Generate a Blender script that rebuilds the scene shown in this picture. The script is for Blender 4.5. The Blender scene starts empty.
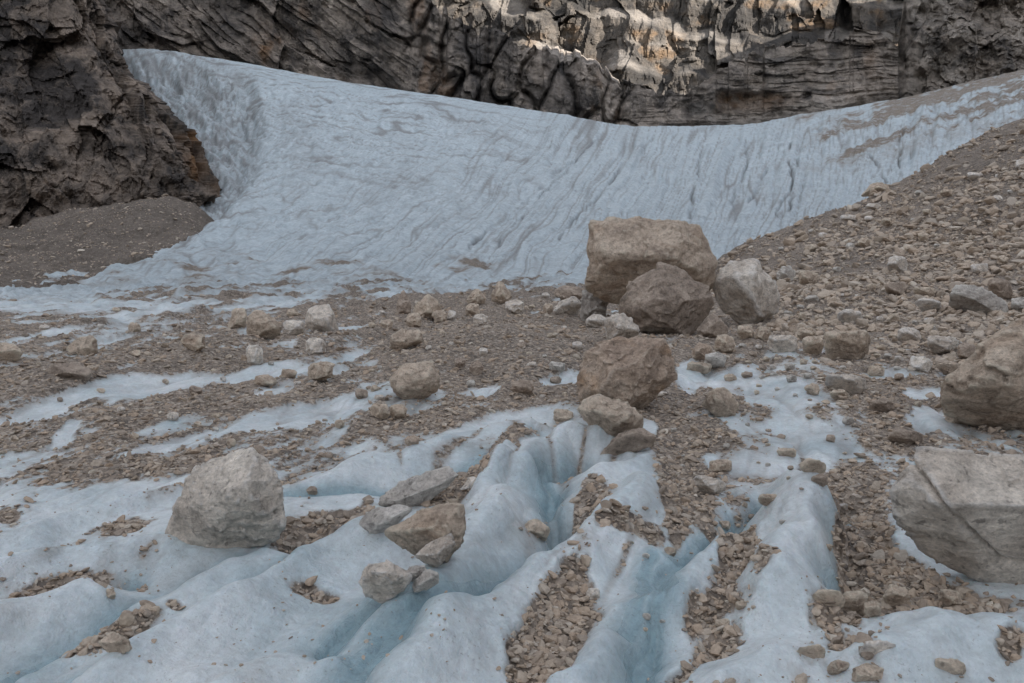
import bpy, math, random
import numpy as np

rng = np.random.default_rng(11)
random.seed(5)
C = bpy.context.scene.collection
F, CX, YH, ZC = 760.0, 512.0, 300.0, 1.6      # focal length in pixels, principal column, horizon row, eye height

# ------------------------------------------------------------------ numeric helpers
_T = np.random.default_rng(3)
_G = _T.normal(size=(4096, 3)); _G /= np.linalg.norm(_G, axis=1)[:, None]; _G = _G.astype(np.float32)
_J = _T.random(size=(4096, 3)).astype(np.float32)

def _hash(x, y, z, seed):
    h = (x * 73856093) ^ (y * 19349663) ^ (z * 83492791) ^ (seed * 2654435)
    h = (h ^ (h >> 13)) * 1274126177
    return ((h ^ (h >> 16)) & 4095)

def perlin(x, y, z=0.0, seed=0):
    x, y, z = np.broadcast_arrays(x, y, z)
    x = x.astype(np.float32); y = y.astype(np.float32); z = z.astype(np.float32)
    xi, yi, zi = np.floor(x), np.floor(y), np.floor(z)
    fx, fy, fz = x - xi, y - yi, z - zi
    xi, yi, zi = xi.astype(np.int64), yi.astype(np.int64), zi.astype(np.int64)
    w = lambda t: t * t * t * (t * (t * 6 - 15) + 10)
    u, v, q = w(fx), w(fy), w(fz)
    out = 0.0
    for a in (0, 1):
        for b in (0, 1):
            for c in (0, 1):
                g = _G[_hash(xi + a, yi + b, zi + c, seed)]
                d = g[..., 0] * (fx - a) + g[..., 1] * (fy - b) + g[..., 2] * (fz - c)
                out = out + d * (u if a else 1 - u) * (v if b else 1 - v) * (q if c else 1 - q)
    return out * 1.5

def fbm(x, y, z=0.0, oct=4, seed=0, gain=0.5):
    s = 0.0; a = 1.0
    for i in range(oct):
        s = s + a * perlin(np.asarray(x) * 2 ** i, np.asarray(y) * 2 ** i, np.asarray(z) * 2 ** i, seed + i * 17)
        a *= gain
    return s

def worley(x, y, z=None, seed=0):
    """F1, F2 and a random value for the nearest cell"""
    flat = z is None
    x = np.asarray(x, np.float32); y = np.asarray(y, np.float32)
    z = np.zeros_like(x) if flat else np.asarray(z, np.float32)
    xi, yi, zi = np.floor(x).astype(np.int64), np.floor(y).astype(np.int64), np.floor(z).astype(np.int64)
    f1 = np.full(x.shape, 9., np.float32); f2 = f1.copy(); cid = np.zeros(x.shape, np.float32)
    for a in (-1, 0, 1):
        for b in (-1, 0, 1):
            for c in ((0,) if flat else (-1, 0, 1)):
                h = _hash(xi + a, yi + b, zi + c, seed)
                j = _J[h]
                dz = 0 if flat else (zi + c + j[..., 2] - z)
                d = np.sqrt((xi + a + j[..., 0] - x) ** 2 + (yi + b + j[..., 1] - y) ** 2 + dz * dz).astype(np.float32)
                n = d < f1
                f2 = np.where(n, f1, np.minimum(f2, d)); cid = np.where(n, h / 4096.0, cid); f1 = np.where(n, d, f1)
    return f1, f2, cid

def facet(x, y, z=None, seed=0, step=0.5):
    """angular broken relief: every cell is a plane of its own tilt and height"""
    flat = z is None
    x = np.asarray(x, np.float32); y = np.asarray(y, np.float32); z = np.zeros_like(x) if flat else np.asarray(z, np.float32)
    xi, yi, zi = np.floor(x).astype(np.int64), np.floor(y).astype(np.int64), np.floor(z).astype(np.int64)
    f1 = np.full(x.shape, 9., np.float32); out = np.zeros(x.shape, np.float32)
    for a in (-1, 0, 1):
        for b in (-1, 0, 1):
            for c in ((0,) if flat else (-1, 0, 1)):
                h = _hash(xi + a, yi + b, zi + c, seed); j = _J[h]; g = _G[(h * 7 + 13) & 4095]
                dx, dy = x - (xi + a + j[..., 0]), y - (yi + b + j[..., 1]); dz = 0 * dx if flat else z - (zi + c + j[..., 2])
                d = dx * dx + dy * dy + dz * dz
                n = d < f1
                out = np.where(n, g[..., 0] * dx + g[..., 1] * dy + g[..., 2] * dz + step * (h / 4096.0 - 0.5), out); f1 = np.where(n, d, f1)
    return out

def sst(a, b, x):
    t = np.clip((x - a) / (b - a), 0, 1)
    return t * t * (3 - 2 * t)

def pchip(xk, yk, x):
    """monotone cubic through yk (K, M) at xk (K,), evaluated at x (N,) -> (N, M)"""
    xk = np.asarray(xk, float); yk = np.asarray(yk, float)
    if yk.ndim == 1: return pchip(xk, yk[:, None], x)[:, 0]
    h = np.diff(xk)[:, None]; dl = np.diff(yk, axis=0) / h
    m = np.zeros_like(yk); m[0] = dl[0]; m[-1] = dl[-1]
    w1, w2 = 2 * h[1:] + h[:-1], h[1:] + 2 * h[:-1]
    with np.errstate(divide='ignore', invalid='ignore'):
        mm = (w1 + w2) / (w1 / dl[:-1] + w2 / dl[1:])
    m[1:-1] = np.where(dl[:-1] * dl[1:] > 0, np.nan_to_num(mm), 0)
    x = np.clip(np.asarray(x, float), xk[0], xk[-1])
    i = np.clip(np.searchsorted(xk, x) - 1, 0, len(xk) - 2)
    H = h[i]; t = ((x - xk[i])[:, None]) / H
    return ((2 * t ** 3 - 3 * t * t + 1) * yk[i] + (t ** 3 - 2 * t * t + t) * H * m[i]
            + (-2 * t ** 3 + 3 * t * t) * yk[i + 1] + (t ** 3 - t * t) * H * m[i + 1])

def world(px, row, d):
    px, row, d = np.broadcast_arrays(np.asarray(px, float), np.asarray(row, float), np.asarray(d, float))
    return np.stack([(px - CX) / F * d, d, ZC + (YH - row) / F * d], -1)

def plan(px, row):
    d = 1216.0 / (row - 266.0)
    return (px - CX) / F * d, d

# ------------------------------------------------------------------ object helpers
def tag(o, label, cat, group=None, kind=None):
    o['label'] = label; o['category'] = cat
    if group: o['group'] = group
    if kind: o['kind'] = kind
    return o

def mesh_obj(name, v, f, mat, attrs=None, smooth=True, loc=None, tri=None):
    v = np.asarray(v, np.float32).reshape(-1, 3)
    if loc is not None: v = v - np.asarray(loc, np.float32)
    f = np.asarray(f, np.int32); k = f.shape[1]
    me = bpy.data.meshes.new(name)
    me.vertices.add(len(v)); me.vertices.foreach_set('co', v.ravel())
    me.loops.add(f.size); me.loops.foreach_set('vertex_index', f.ravel())
    me.polygons.add(len(f)); me.polygons.foreach_set('loop_start', np.arange(0, f.size, k, dtype=np.int32))
    me.polygons.foreach_set('use_smooth', np.full(len(f), smooth, bool))
    me.update(calc_edges=True)
    for n, a in (attrs or {}).items():
        at = me.attributes.new(n, 'FLOAT', 'POINT'); at.data.foreach_set('value', np.asarray(a, np.float32).ravel())
    me.materials.append(mat)
    o = bpy.data.objects.new(name, me); C.objects.link(o)
    if loc is not None: o.location = [float(q) for q in loc]
    return o

def grid_faces(nr, nc, flip=False):
    i = np.arange(nr * nc, dtype=np.int32).reshape(nr, nc)
    a, b, c, d = i[:-1, :-1].ravel(), i[:-1, 1:].ravel(), i[1:, 1:].ravel(), i[1:, :-1].ravel()
    return np.stack([a, d, c, b] if flip else [a, b, c, d], 1)

# ------------------------------------------------------------------ materials
class NT:
    def __init__(s, name):
        s.m = bpy.data.materials.new(name); s.m.use_nodes = True
        s.t = s.m.node_tree; s.t.nodes.clear()
        s.out = s.n('ShaderNodeOutputMaterial'); s.b = s.n('ShaderNodeBsdfPrincipled')
        s.l(s.b.outputs[0], s.out.inputs[0])
        s.tc = s.n('ShaderNodeTexCoord')
    def n(s, k): return s.t.nodes.new(k)
    def l(s, a, b): s.t.links.new(a, b)
    def put(s, sock, v):
        if hasattr(v, 'is_output'): s.l(v, sock)
        else: sock.default_value = v
    def noise(s, scale, detail=4, rough=0.55, vec=None, dist=0.0):
        n = s.n('ShaderNodeTexNoise'); n.inputs['Scale'].default_value = scale
        n.inputs['Detail'].default_value = detail; n.inputs['Roughness'].default_value = rough
        n.inputs['Distortion'].default_value = dist
        s.l(vec or s.tc.outputs['Object'], n.inputs['Vector']); return n.outputs['Fac']
    def vor(s, scale, out='Color', vec=None, feat='F1', rnd=1.0):
        n = s.n('ShaderNodeTexVoronoi'); n.feature = feat; n.inputs['Scale'].default_value = scale
        n.inputs['Randomness'].default_value = rnd
        s.l(vec or s.tc.outputs['Object'], n.inputs['Vector']); return n.outputs[out]
    def mapping(s, scale, rot=(0, 0, 0), vec=None):
        n = s.n('ShaderNodeMapping'); n.inputs['Scale'].default_value = scale; n.inputs['Rotation'].default_value = rot
        s.l(vec or s.tc.outputs['Object'], n.inputs['Vector']); return n.outputs[0]
    def ramp(s, fac, stops):
        n = s.n('ShaderNodeValToRGB'); e = n.color_ramp.elements
        while len(e) < len(stops): e.new(0.5)
        for i, (p, c) in enumerate(stops):
            e[i].position = p; e[i].color = (c if len(np.shape(c)) else (c, c, c))[:3] + ((1,) if True else ())
        s.l(fac, n.inputs[0]); return n.outputs[0]
    def mix(s, fac, a, b, mode='MIX'):
        n = s.n('ShaderNodeMix'); n.data_type = 'RGBA'; n.blend_type = mode
        s.put(n.inputs[0], fac)
        for k, v in ((6, a), (7, b)):
            if hasattr(v, 'is_output'): s.l(v, n.inputs[k])
            else: n.inputs[k].default_value = tuple(v) + (1,)
        return n.outputs[2]
    def math(s, op, a, b=0.0, clamp=False):
        n = s.n('ShaderNodeMath'); n.operation = op; n.use_clamp = clamp
        s.put(n.inputs[0], a); s.put(n.inputs[1], b); return n.outputs[0]
    def attr(s, name):
        n = s.n('ShaderNodeAttribute'); n.attribute_name = name; return n.outputs['Fac']
    def rand(s):
        return s.n('ShaderNodeObjectInfo').outputs['Random']
    def bump(s, h, dist, strength=1.0, prev=None):
        n = s.n('ShaderNodeBump'); n.inputs['Distance'].default_value = dist; s.put(n.inputs['Strength'], strength)
        s.l(h, n.inputs['Height'])
        if prev is not None: s.l(prev, n.inputs['Normal'])
        return n.outputs[0]
    def done(s, col, rough, normal=None, spec=0.3):
        s.put(s.b.inputs['Base Color'], col if hasattr(col, 'is_output') else tuple(col) + (1,))
        s.put(s.b.inputs['Roughness'], rough); s.b.inputs['Specular IOR Level'].default_value = spec
        if normal is not None: s.l(normal, s.b.inputs['Normal'])
        return s.m

def mat_rock(name, c0, c1, c2, stain=(0.34, 0.21, 0.125), stain_amt=0.45, sc=1.0):
    c0, c1, c2 = [(1.28 * q[0], q[1] * 1.34, q[2] * 1.40) for q in (c0, c1, c2)]
    t = NT(name)
    off = t.n('ShaderNodeVectorMath'); off.operation = 'ADD'
    cmb = t.n('ShaderNodeCombineXYZ'); r = t.math('MULTIPLY', t.rand(), 37.0)
    t.l(r, cmb.inputs[0]); t.l(r, cmb.inputs[2])
    t.l(t.tc.outputs['Object'], off.inputs[0]); t.l(cmb.outputs[0], off.inputs[1]); v = off.outputs[0]
    big = t.noise(1.6 * sc, 5, 0.6, v, 0.6)
    col = t.ramp(big, [(0.3, c0), (0.5, c1), (0.72, c2)])
    st = t.ramp(t.noise(1.1 * sc, 6, 0.65, t.mapping((1, 1, 1.8), (0.3, 0.5, 0), v), 0.8), [(0.52, 0.0), (0.72, 1.0)])
    col = t.mix(t.math('MULTIPLY', st, stain_amt), col, stain)
    mid = t.noise(9 * sc, 6, 0.7, v, 0.4)
    col = t.mix(0.75, col, t.ramp(mid, [(0.28, 0.36), (0.5, 1.0), (0.72, 1.45)]), 'MULTIPLY')
    fine = t.noise(46 * sc, 5, 0.75, v)
    col = t.mix(0.7, col, t.ramp(fine, [(0.3, 0.62), (0.5, 1.0), (0.7, 1.35)]), 'MULTIPLY')
    # pits and dark lichen specks, pale calcite chips
    pit = t.ramp(t.noise(24 * sc, 3, 0.5, v), [(0.3, 1.0), (0.39, 0.0)])
    col = t.mix(t.math('MULTIPLY', pit, 0.5), col, (0.06, 0.052, 0.045))
    chip = t.ramp(t.noise(33 * sc, 3, 0.6, t.mapping((1, 1, 1.7), (0, 0.6, 0.2), v)), [(0.67, 0.0), (0.74, 1.0)])
    col = t.mix(t.math('MULTIPLY', chip, 0.5), col, (0.5, 0.46, 0.42))
    geo = t.n('ShaderNodeNewGeometry')
    edge = t.ramp(t.math('ADD', geo.outputs['Pointiness'], t.math('MULTIPLY', t.math('SUBTRACT', mid, 0.5), 0.06)), [(0.515, 0.0), (0.575, 1.0)])
    col = t.mix(t.math('MULTIPLY', edge, 0.45), col, tuple(min(0.75, 1.25 * q) for q in c2))
    wav = t.noise(4.5 * sc, 7, 0.62, t.mapping((1, 1, 2.6), (0.5, 0.35, 0.2), v), 1.1)
    nb = t.bump(wav, 0.10 / sc, 0.55)
    nb = t.bump(mid, 0.05 / sc, 0.7, nb); nb = t.bump(fine, 0.012 / sc, 0.8, nb)
    return t.done(col, 0.93, nb, 0.2)

def mat_gravel_stones(name, dark=1.0, grey=0.0):
    t = NT(name)
    tone = t.attr('tone')
    col = t.ramp(tone, [(0.0, (0.085, 0.066, 0.054)), (0.25, (0.165, 0.128, 0.102)), (0.45, (0.25, 0.178, 0.127)),
                        (0.62, (0.275, 0.222, 0.178)), (0.8, (0.225, 0.196, 0.174)), (0.95, (0.42, 0.38, 0.335))])
    if grey: col = t.mix(grey, col, (0.215, 0.187, 0.165))
    col = t.mix(1.0, col, (1.0 * dark, 1.0 * dark, 0.96 * dark), 'MULTIPLY')
    col = t.mix(0.6, col, t.ramp(t.noise(30, 4, 0.7), [(0.3, 0.6), (0.7, 1.35)]), 'MULTIPLY')
    return t.done(col, 0.95, t.bump(t.noise(70, 4, 0.7), 0.01, 0.6), 0.15)

def debris_colour(t, k=1.0):
    """fine stony debris: returns (colour, height)"""
    v1 = t.vor(26); v2 = t.vor(9)
    sep = t.n('ShaderNodeSeparateColor'); t.l(v1, sep.inputs[0])
    sep2 = t.n('ShaderNodeSeparateColor'); t.l(v2, sep2.inputs[0])
    c = t.ramp(sep.outputs[0], [(0.0, (0.085 * k, 0.07 * k, 0.058 * k)), (0.4, (0.155 * k, 0.125 * k, 0.098 * k)),
                                (0.75, (0.215 * k, 0.175 * k, 0.14 * k)), (1.0, (0.30 * k, 0.26 * k, 0.22 * k))])
    c2 = t.ramp(sep2.outputs[1], [(0.0, 0.72), (1.0, 1.22)])
    c = t.mix(0.8, c, c2, 'MULTIPLY')
    c = t.mix(0.7, c, t.ramp(t.noise(0.7, 6, 0.65), [(0.3, 0.68), (0.7, 1.25)]), 'MULTIPLY')
    h = t.math('ADD', t.vor(26, 'Distance'), t.math('MULTIPLY', t.vor(9, 'Distance'), 2.0))
    return c, h

def mat_ice():
    t = NT('glacier ice with debris')
    g = t.attr('gravel'); dirt = t.attr('dirt'); wet_shade = t.attr('wet_shade'); far = t.attr('far')
    # near ice
    n1 = t.noise(1.3, 5, 0.6, None, 0.5)
    ice = t.ramp(n1, [(0.3, (0.45, 0.53, 0.562)), (0.5, (0.60, 0.66, 0.682)), (0.72, (0.73, 0.765, 0.778))])
    ice = t.mix(t.math('MULTIPLY', wet_shade, 0.9), ice, (0.22, 0.34, 0.385))  # wet channel ice, its tint darkened further to paint shade into the hollows
    n2 = t.noise(11, 6, 0.7)
    ice = t.mix(0.8, ice, t.ramp(n2, [(0.3, 0.86), (0.7, 1.08)]), 'MULTIPLY')
    # silt film and specks lying on the ice
    film = t.ramp(t.noise(3.2, 7, 0.7, None, 0.7), [(0.5, 0.0), (0.75, 1.0)])
    ice = t.mix(t.math('MULTIPLY', film, 0.2), ice, (0.27, 0.245, 0.22))
    spk = t.ramp(t.noise(60, 3, 0.6), [(0.63, 0.0), (0.69, 1.0)])
    spk = t.math('MULTIPLY', spk, t.ramp(t.noise(2.1, 5, 0.7), [(0.42, 0.15), (0.6, 1.0)]))
    cr = t.ramp(t.noise(26, 5, 0.75), [(0.35, 0.84), (0.6, 1.07)])
    ice = t.mix(0.8, ice, cr, 'MULTIPLY')
    ice = t.mix(t.math('MULTIPLY', spk, 0.5), ice, (0.12, 0.10, 0.085))
    # far ice: streaky granular surface
    fv = t.mapping((0.9, 0.9, 0.9))
    f1 = t.noise(0.55, 8, 0.72, fv, 0.4)
    fice = t.ramp(f1, [(0.3, (0.40, 0.475, 0.52)), (0.5, (0.545, 0.63, 0.675)), (0.7, (0.67, 0.745, 0.785))])
    f2 = t.noise(2.2, 6, 0.75, fv)
    fice = t.mix(0.85, fice, t.ramp(f2, [(0.3, 0.66), (0.7, 1.2)]), 'MULTIPLY')
    fs_ = t.ramp(t.noise(2.4, 5, 0.75), [(0.6, 0.0), (0.7, 1.0)])
    fice = t.mix(t.math('MULTIPLY', fs_, 0.3), fice, (0.16, 0.145, 0.135))
    ice = t.mix(far, ice, fice)
    dn = t.noise(1.6, 7, 0.75, None, 0.4)
    dm = t.math('MULTIPLY', t.math('ADD', dirt, t.math('MULTIPLY', t.math('SUBTRACT', dn, 0.5), 1.1)), 1.0, True)
    dm = t.math('MULTIPLY', dm, t.math('MINIMUM', t.math('MULTIPLY', dirt, 8.0), 1.0))
    ice = t.mix(t.math('MULTIPLY', dm, 0.75), ice, (0.185, 0.175, 0.17))
    # debris cover
    c, h = debris_colour(t, 1.5)
    thin = t.ramp(t.math('ADD', g, t.math('MULTIPLY', t.math('SUBTRACT', t.noise(3.5, 7, 0.75), 0.5), 0.7)), [(0.06, 0.0), (0.45, 1.0)])
    ice = t.mix(t.math('MULTIPLY', thin, 0.5), ice, (0.27, 0.245, 0.22))
    gnn = t.math('ADD', t.math('MULTIPLY', t.noise(9, 7, 0.8), t.math('SUBTRACT', 1.0, far)), t.math('MULTIPLY', t.noise(0.45, 9, 0.8), far))
    gn = t.math('MULTIPLY', t.math('SUBTRACT', gnn, 0.5), 1.7)
    gm = t.ramp(t.math('ADD', g, gn), [(0.42, 0.0), (0.66, 1.0)])
    col = t.mix(gm, ice, c)
    rough = t.math('ADD', t.math('MULTIPLY', gm, 0.4), t.math('SUBTRACT', 0.42, t.math('MULTIPLY', wet_shade, 0.2)))
    nb = t.bump(t.noise(4.5, 5, 0.6, None, 0.4), 0.05, t.math('MULTIPLY', t.math('SUBTRACT', 1.0, far), 0.55))
    nb = t.bump(t.noise(16, 6, 0.7), 0.022, 0.6, nb)
    nb = t.bump(t.noise(85, 4, 0.7), 0.005, 0.85, nb)
    nb = t.bump(f2, 0.35, t.math('MULTIPLY', far, 0.9), nb)
    nb = t.bump(h, 0.03, t.math('MULTIPLY', gm, 0.9), nb)
    t.b.inputs['Subsurface Weight'].default_value = 0.0
    ss = t.math('MULTIPLY', t.math('SUBTRACT', 1.0, gm), t.math('MULTIPLY', t.math('SUBTRACT', 1.0, far), 0.28))
    t.l(ss, t.b.inputs['Subsurface Weight'])
    t.b.inputs['Subsurface Radius'].default_value = (0.25, 0.6, 0.9); t.b.inputs['Subsurface Scale'].default_value = 0.09
    return t.done(col, rough, nb, 0.5)

def mat_scree(name, k, pale=0.0):
    t = NT(name)
    c, h = debris_colour(t, k)
    c = t.mix(0.5, c, (0.15 * k, 0.132 * k, 0.118 * k))
    v = t.vor(2.6); sep = t.n('ShaderNodeSeparateColor'); t.l(v, sep.inputs[0])
    c = t.mix(0.7, c, t.ramp(sep.outputs[0], [(0, 0.72), (1, 1.25)]), 'MULTIPLY')
    c = t.mix(0.8, c, t.ramp(t.noise(0.12, 6, 0.65, None, 0.6), [(0.3, 0.72), (0.7, 1.22)]), 'MULTIPLY')
    nb = t.bump(t.vor(2.6, 'Distance'), 0.25, 0.6); nb = t.bump(t.noise(1.1, 8, 0.8), 0.4, 0.5, nb); nb = t.bump(h, 0.03, 0.9, nb)
    return t.done(c, 0.95, nb, 0.15)

def mat_cliff(name, tan, dark, sc, dark_amt, orange=(0.21, 0.115, 0.055), tilt=0.2):
    t = NT(name)
    rust = t.attr('rust'); crev = t.attr('crev'); pale = t.attr('pale')
    n = t.noise(0.05 * sc, 8, 0.62, None, 0.5)
    lo = tuple(0.6 * q for q in tan); hi = tuple(1.35 * q for q in tan)
    col = t.ramp(n, [(0.3, lo), (0.5, tan), (0.72, hi)])
    # black water streaks: stretched down the face
    st = t.noise(0.16 * sc, 7, 0.68, t.mapping((1, 1, 0.28), (0, 0.25, 0)), 0.9)
    bl = t.noise(0.045 * sc, 6, 0.6, None, 0.9)
    dm = t.ramp(t.math('ADD', t.math('MULTIPLY', st, 0.5), t.math('MULTIPLY', bl, 0.5)), [(0.5 - 0.12 * dark_amt, 0.0), (0.62 - 0.12 * dark_amt, 1.0)])
    col = t.mix(t.math('MULTIPLY', dm, 0.88), col, dark)
    col = t.mix(t.math('MULTIPLY', rust, t.ramp(t.noise(0.2 * sc, 5, 0.6), [(0.35, 0.2), (0.6, 1.0)])), col, orange)
    col = t.mix(crev, col, dark)
    col = t.mix(pale, col, (0.37, 0.335, 0.30))
    bd = t.noise(0.42 * sc, 6, 0.7, t.mapping((0.10, 0.10, 1.0), (0, tilt, 0)), 0.35)
    col = t.mix(0.7, col, t.ramp(bd, [(0.32, 0.6), (0.5, 1.0), (0.68, 1.28)]), 'MULTIPLY')
    f = t.noise(0.7 * sc, 8, 0.75)
    col = t.mix(0.75, col, t.ramp(f, [(0.3, 0.55), (0.5, 1.0), (0.7, 1.4)]), 'MULTIPLY')
    nb = t.bump(t.noise(0.22 * sc, 8, 0.7, None, 0.6), 3.0 / sc, 0.6)
    nb = t.bump(f, 0.8 / sc, 0.7, nb); nb = t.bump(bd, 2.0 / sc, 0.7, nb)
    return t.done(col, 0.9, nb, 0.2)

M = {}
M['tan'] = mat_rock('tan limestone', (0.261, 0.200, 0.154), (0.403, 0.312, 0.237), (0.508, 0.413, 0.324))
M['pale'] = mat_rock('pale limestone', (0.389, 0.319, 0.259), (0.519, 0.441, 0.366), (0.634, 0.553, 0.465), (0.3, 0.2, 0.13), 0.35)
M['grey'] = mat_rock('grey limestone', (0.254, 0.217, 0.186), (0.373, 0.326, 0.282), (0.493, 0.442, 0.393), (0.2, 0.15, 0.12), 0.3)
M['rust'] = mat_rock('rusty limestone', (0.25, 0.18, 0.135), (0.37, 0.275, 0.205), (0.42, 0.34, 0.27), (0.46, 0.25, 0.11), 0.6)
M['brown'] = mat_rock('brown limestone', (0.187, 0.145, 0.113), (0.284, 0.220, 0.172), (0.373, 0.297, 0.234), (0.2, 0.13, 0.085), 0.4)
M['stones'] = mat_gravel_stones('loose stones', 1.85, 0.45)
M['scree_stones'] = mat_gravel_stones('scree stones', 2.1, 0.6)
M['ice'] = mat_ice()
M['scree'] = mat_scree('grey brown scree', 1.75)
M['moraine'] = mat_scree('dark moraine silt', 1.15)
M['cliff'] = mat_cliff('dark streaked cliff', (0.30, 0.257, 0.22), (0.05, 0.046, 0.045), 1.0, 0.15)
M['buttress'] = mat_cliff('black stained buttress', (0.275, 0.222, 0.18), (0.038, 0.036, 0.037), 1.2, 0.5)
M['upper'] = mat_cliff('weathered upper wall', (0.125, 0.108, 0.092), (0.042, 0.04, 0.039), 0.9, 0.6, (0.2, 0.13, 0.075))
M['ridge'] = mat_cliff('mountain rock', (0.16, 0.14, 0.12), (0.05, 0.048, 0.046), 0.4, 0.5)

# ------------------------------------------------------------------ the glacier: one height field from the eye to its skyline
pxs = np.arange(-160, 1186, 1.35)
rows_near = np.concatenate([np.arange(1180, 692, -8), np.arange(692, 330, -0.8)])
d_near = 1216.0 / (rows_near - 266.0)
d_far = np.geomspace(d_near[-1], 250, 520)[1:]
ds = np.concatenate([d_near, d_far, [254, 259, 265, 272, 280, 290]])
NR, NC = len(ds), len(pxs)

dk = [1.2, 2, 3, 4.5, 7, 10, 14, 20, 30, 45, 65, 90, 130, 180, 215, 250]
near = [266 + 1216 / d for d in dk[:9]]
ctl = {  # rows at d = 45, 65, 90, 130, 180, 215, 250
    -160: [297, 292, 284, 272, 262, 235, 200],
    0: [296, 286, 271, 252, 222, 180, 120],
    100: [295, 281, 259, 222, 170, 105, 48],
    150: [294, 278, 251, 204, 136, 82, 46],
    205: [293, 277, 246, 190, 128, 84, 56],
    250: [293, 276, 244, 186, 126, 88, 64],
    340: [292, 275, 240, 182, 128, 100, 81],
    450: [291, 274, 236, 181, 136, 112, 97],
    560: [290, 271, 235, 184, 146, 126, 114],
    640: [289, 267, 233, 188, 152, 135, 126],
    740: [288, 263, 229, 189, 155, 136, 125],
    800: [287, 262, 225, 186, 148, 128, 115],
    900: [287, 261, 219, 174, 130, 110, 98],
    1024: [287, 259, 205, 150, 102, 82, 70],
    1190: [287, 255, 190, 128, 78, 58, 46],
}
ck = sorted(ctl)
tab = np.array([near + ctl[k] for k in ck])                       # (cols, dkeys)
tabd = pchip(np.log(dk), tab.T, np.log(ds))                        # (NR, cols)
base_row = pchip(ck, tabd.T, pxs).T                                # (NR, NC)
PX, D = np.meshgrid(pxs, ds)
for i in range(NR):
    if ds[i] > 250: base_row[i] += (ds[i] - 250) * 0.85
X = (PX - CX) / F * D; Y = D
Z = ZC + (YH - base_row) / F * D
R0 = base_row

# coordinates along / across the melt runnels
ang = math.atan2(0.27, 1)
Lc = X * math.sin(ang) + Y * math.cos(ang)
Cc = X * math.cos(ang) - Y * math.sin(ang)

nm = D < 62                                                        # the debris-covered part
nr_ = int(np.searchsorted(ds, 62))
sl = slice(0, nr_)
x, y, l, c, d, px, rw = (A[sl] for A in (X, Y, Lc, Cc, D, PX, R0))

# --- where stones cover the ice (positive) and where the ice is bare (negative)
def stamp(cx, cy, rx, ry, a, amt):
    a = math.radians(a); dx, dy = px - cx, -(rw - cy)
    u = (dx * math.cos(a) + dy * math.sin(a)) / rx; v = (-dx * math.sin(a) + dy * math.cos(a)) / ry
    return amt * np.exp(-(u * u + v * v) ** 1.5 * 0.8)
lev = np.interp(rw, [262, 276, 290, 300, 315, 340, 400, 440, 470, 490, 520, 560, 700],
                [-1.0, -0.45, 0.12, 0.42, 0.5, 0.36, 0.22, 0.14, -0.05, -0.35, -0.6, -0.85, -0.85])
lev = lev + np.where(px < 420, sst(420, 60, px) * np.interp(rw, [270, 303, 318, 335, 360], [-1.15, -0.85, -0.35, 0, 0]), 0)
lev = lev + np.where(px > 640, sst(640, 720, px) * np.interp(rw, [300, 360, 480, 520, 560, 700], [0.2, 0.12, 0.25, 0.5, 0.62, 0.55]), 0)
n_a = fbm(c / 0.42, l / 1.7, 0.3, 4, 5); n_b = fbm(c / 1.3, l / 6.0, 1.3, 4, 25); n_c = fbm(c / 4.5, l / 16.0, 2.3, 4, 45)
wa = sst(16, 5, d); wc = sst(12, 30, d); wb = 1 - np.clip(wa + wc - 0.2, 0, 1) * 0.6
noise = n_a * (0.15 + 0.4 * wa) + n_b * 0.5 * wb * (1 - 0.5 * wa) + n_c * 0.6 * wc
n_f = fbm(x / .13, y / .2, 0.9, 4, 85, 0.6) * sst(9, 5, d) + fbm(x / .4, y / .75, 0.9, 4, 89, 0.6) * sst(5, 9, d) * sst(26, 16, d) + fbm(x / 1.3, y / 3.0, 0.9, 4, 84, 0.6) * sst(16, 26, d)
lev = lev + noise * np.interp(rw, [270, 480, 560, 700], [1.0, 1.0, 0.85, 0.8])
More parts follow.
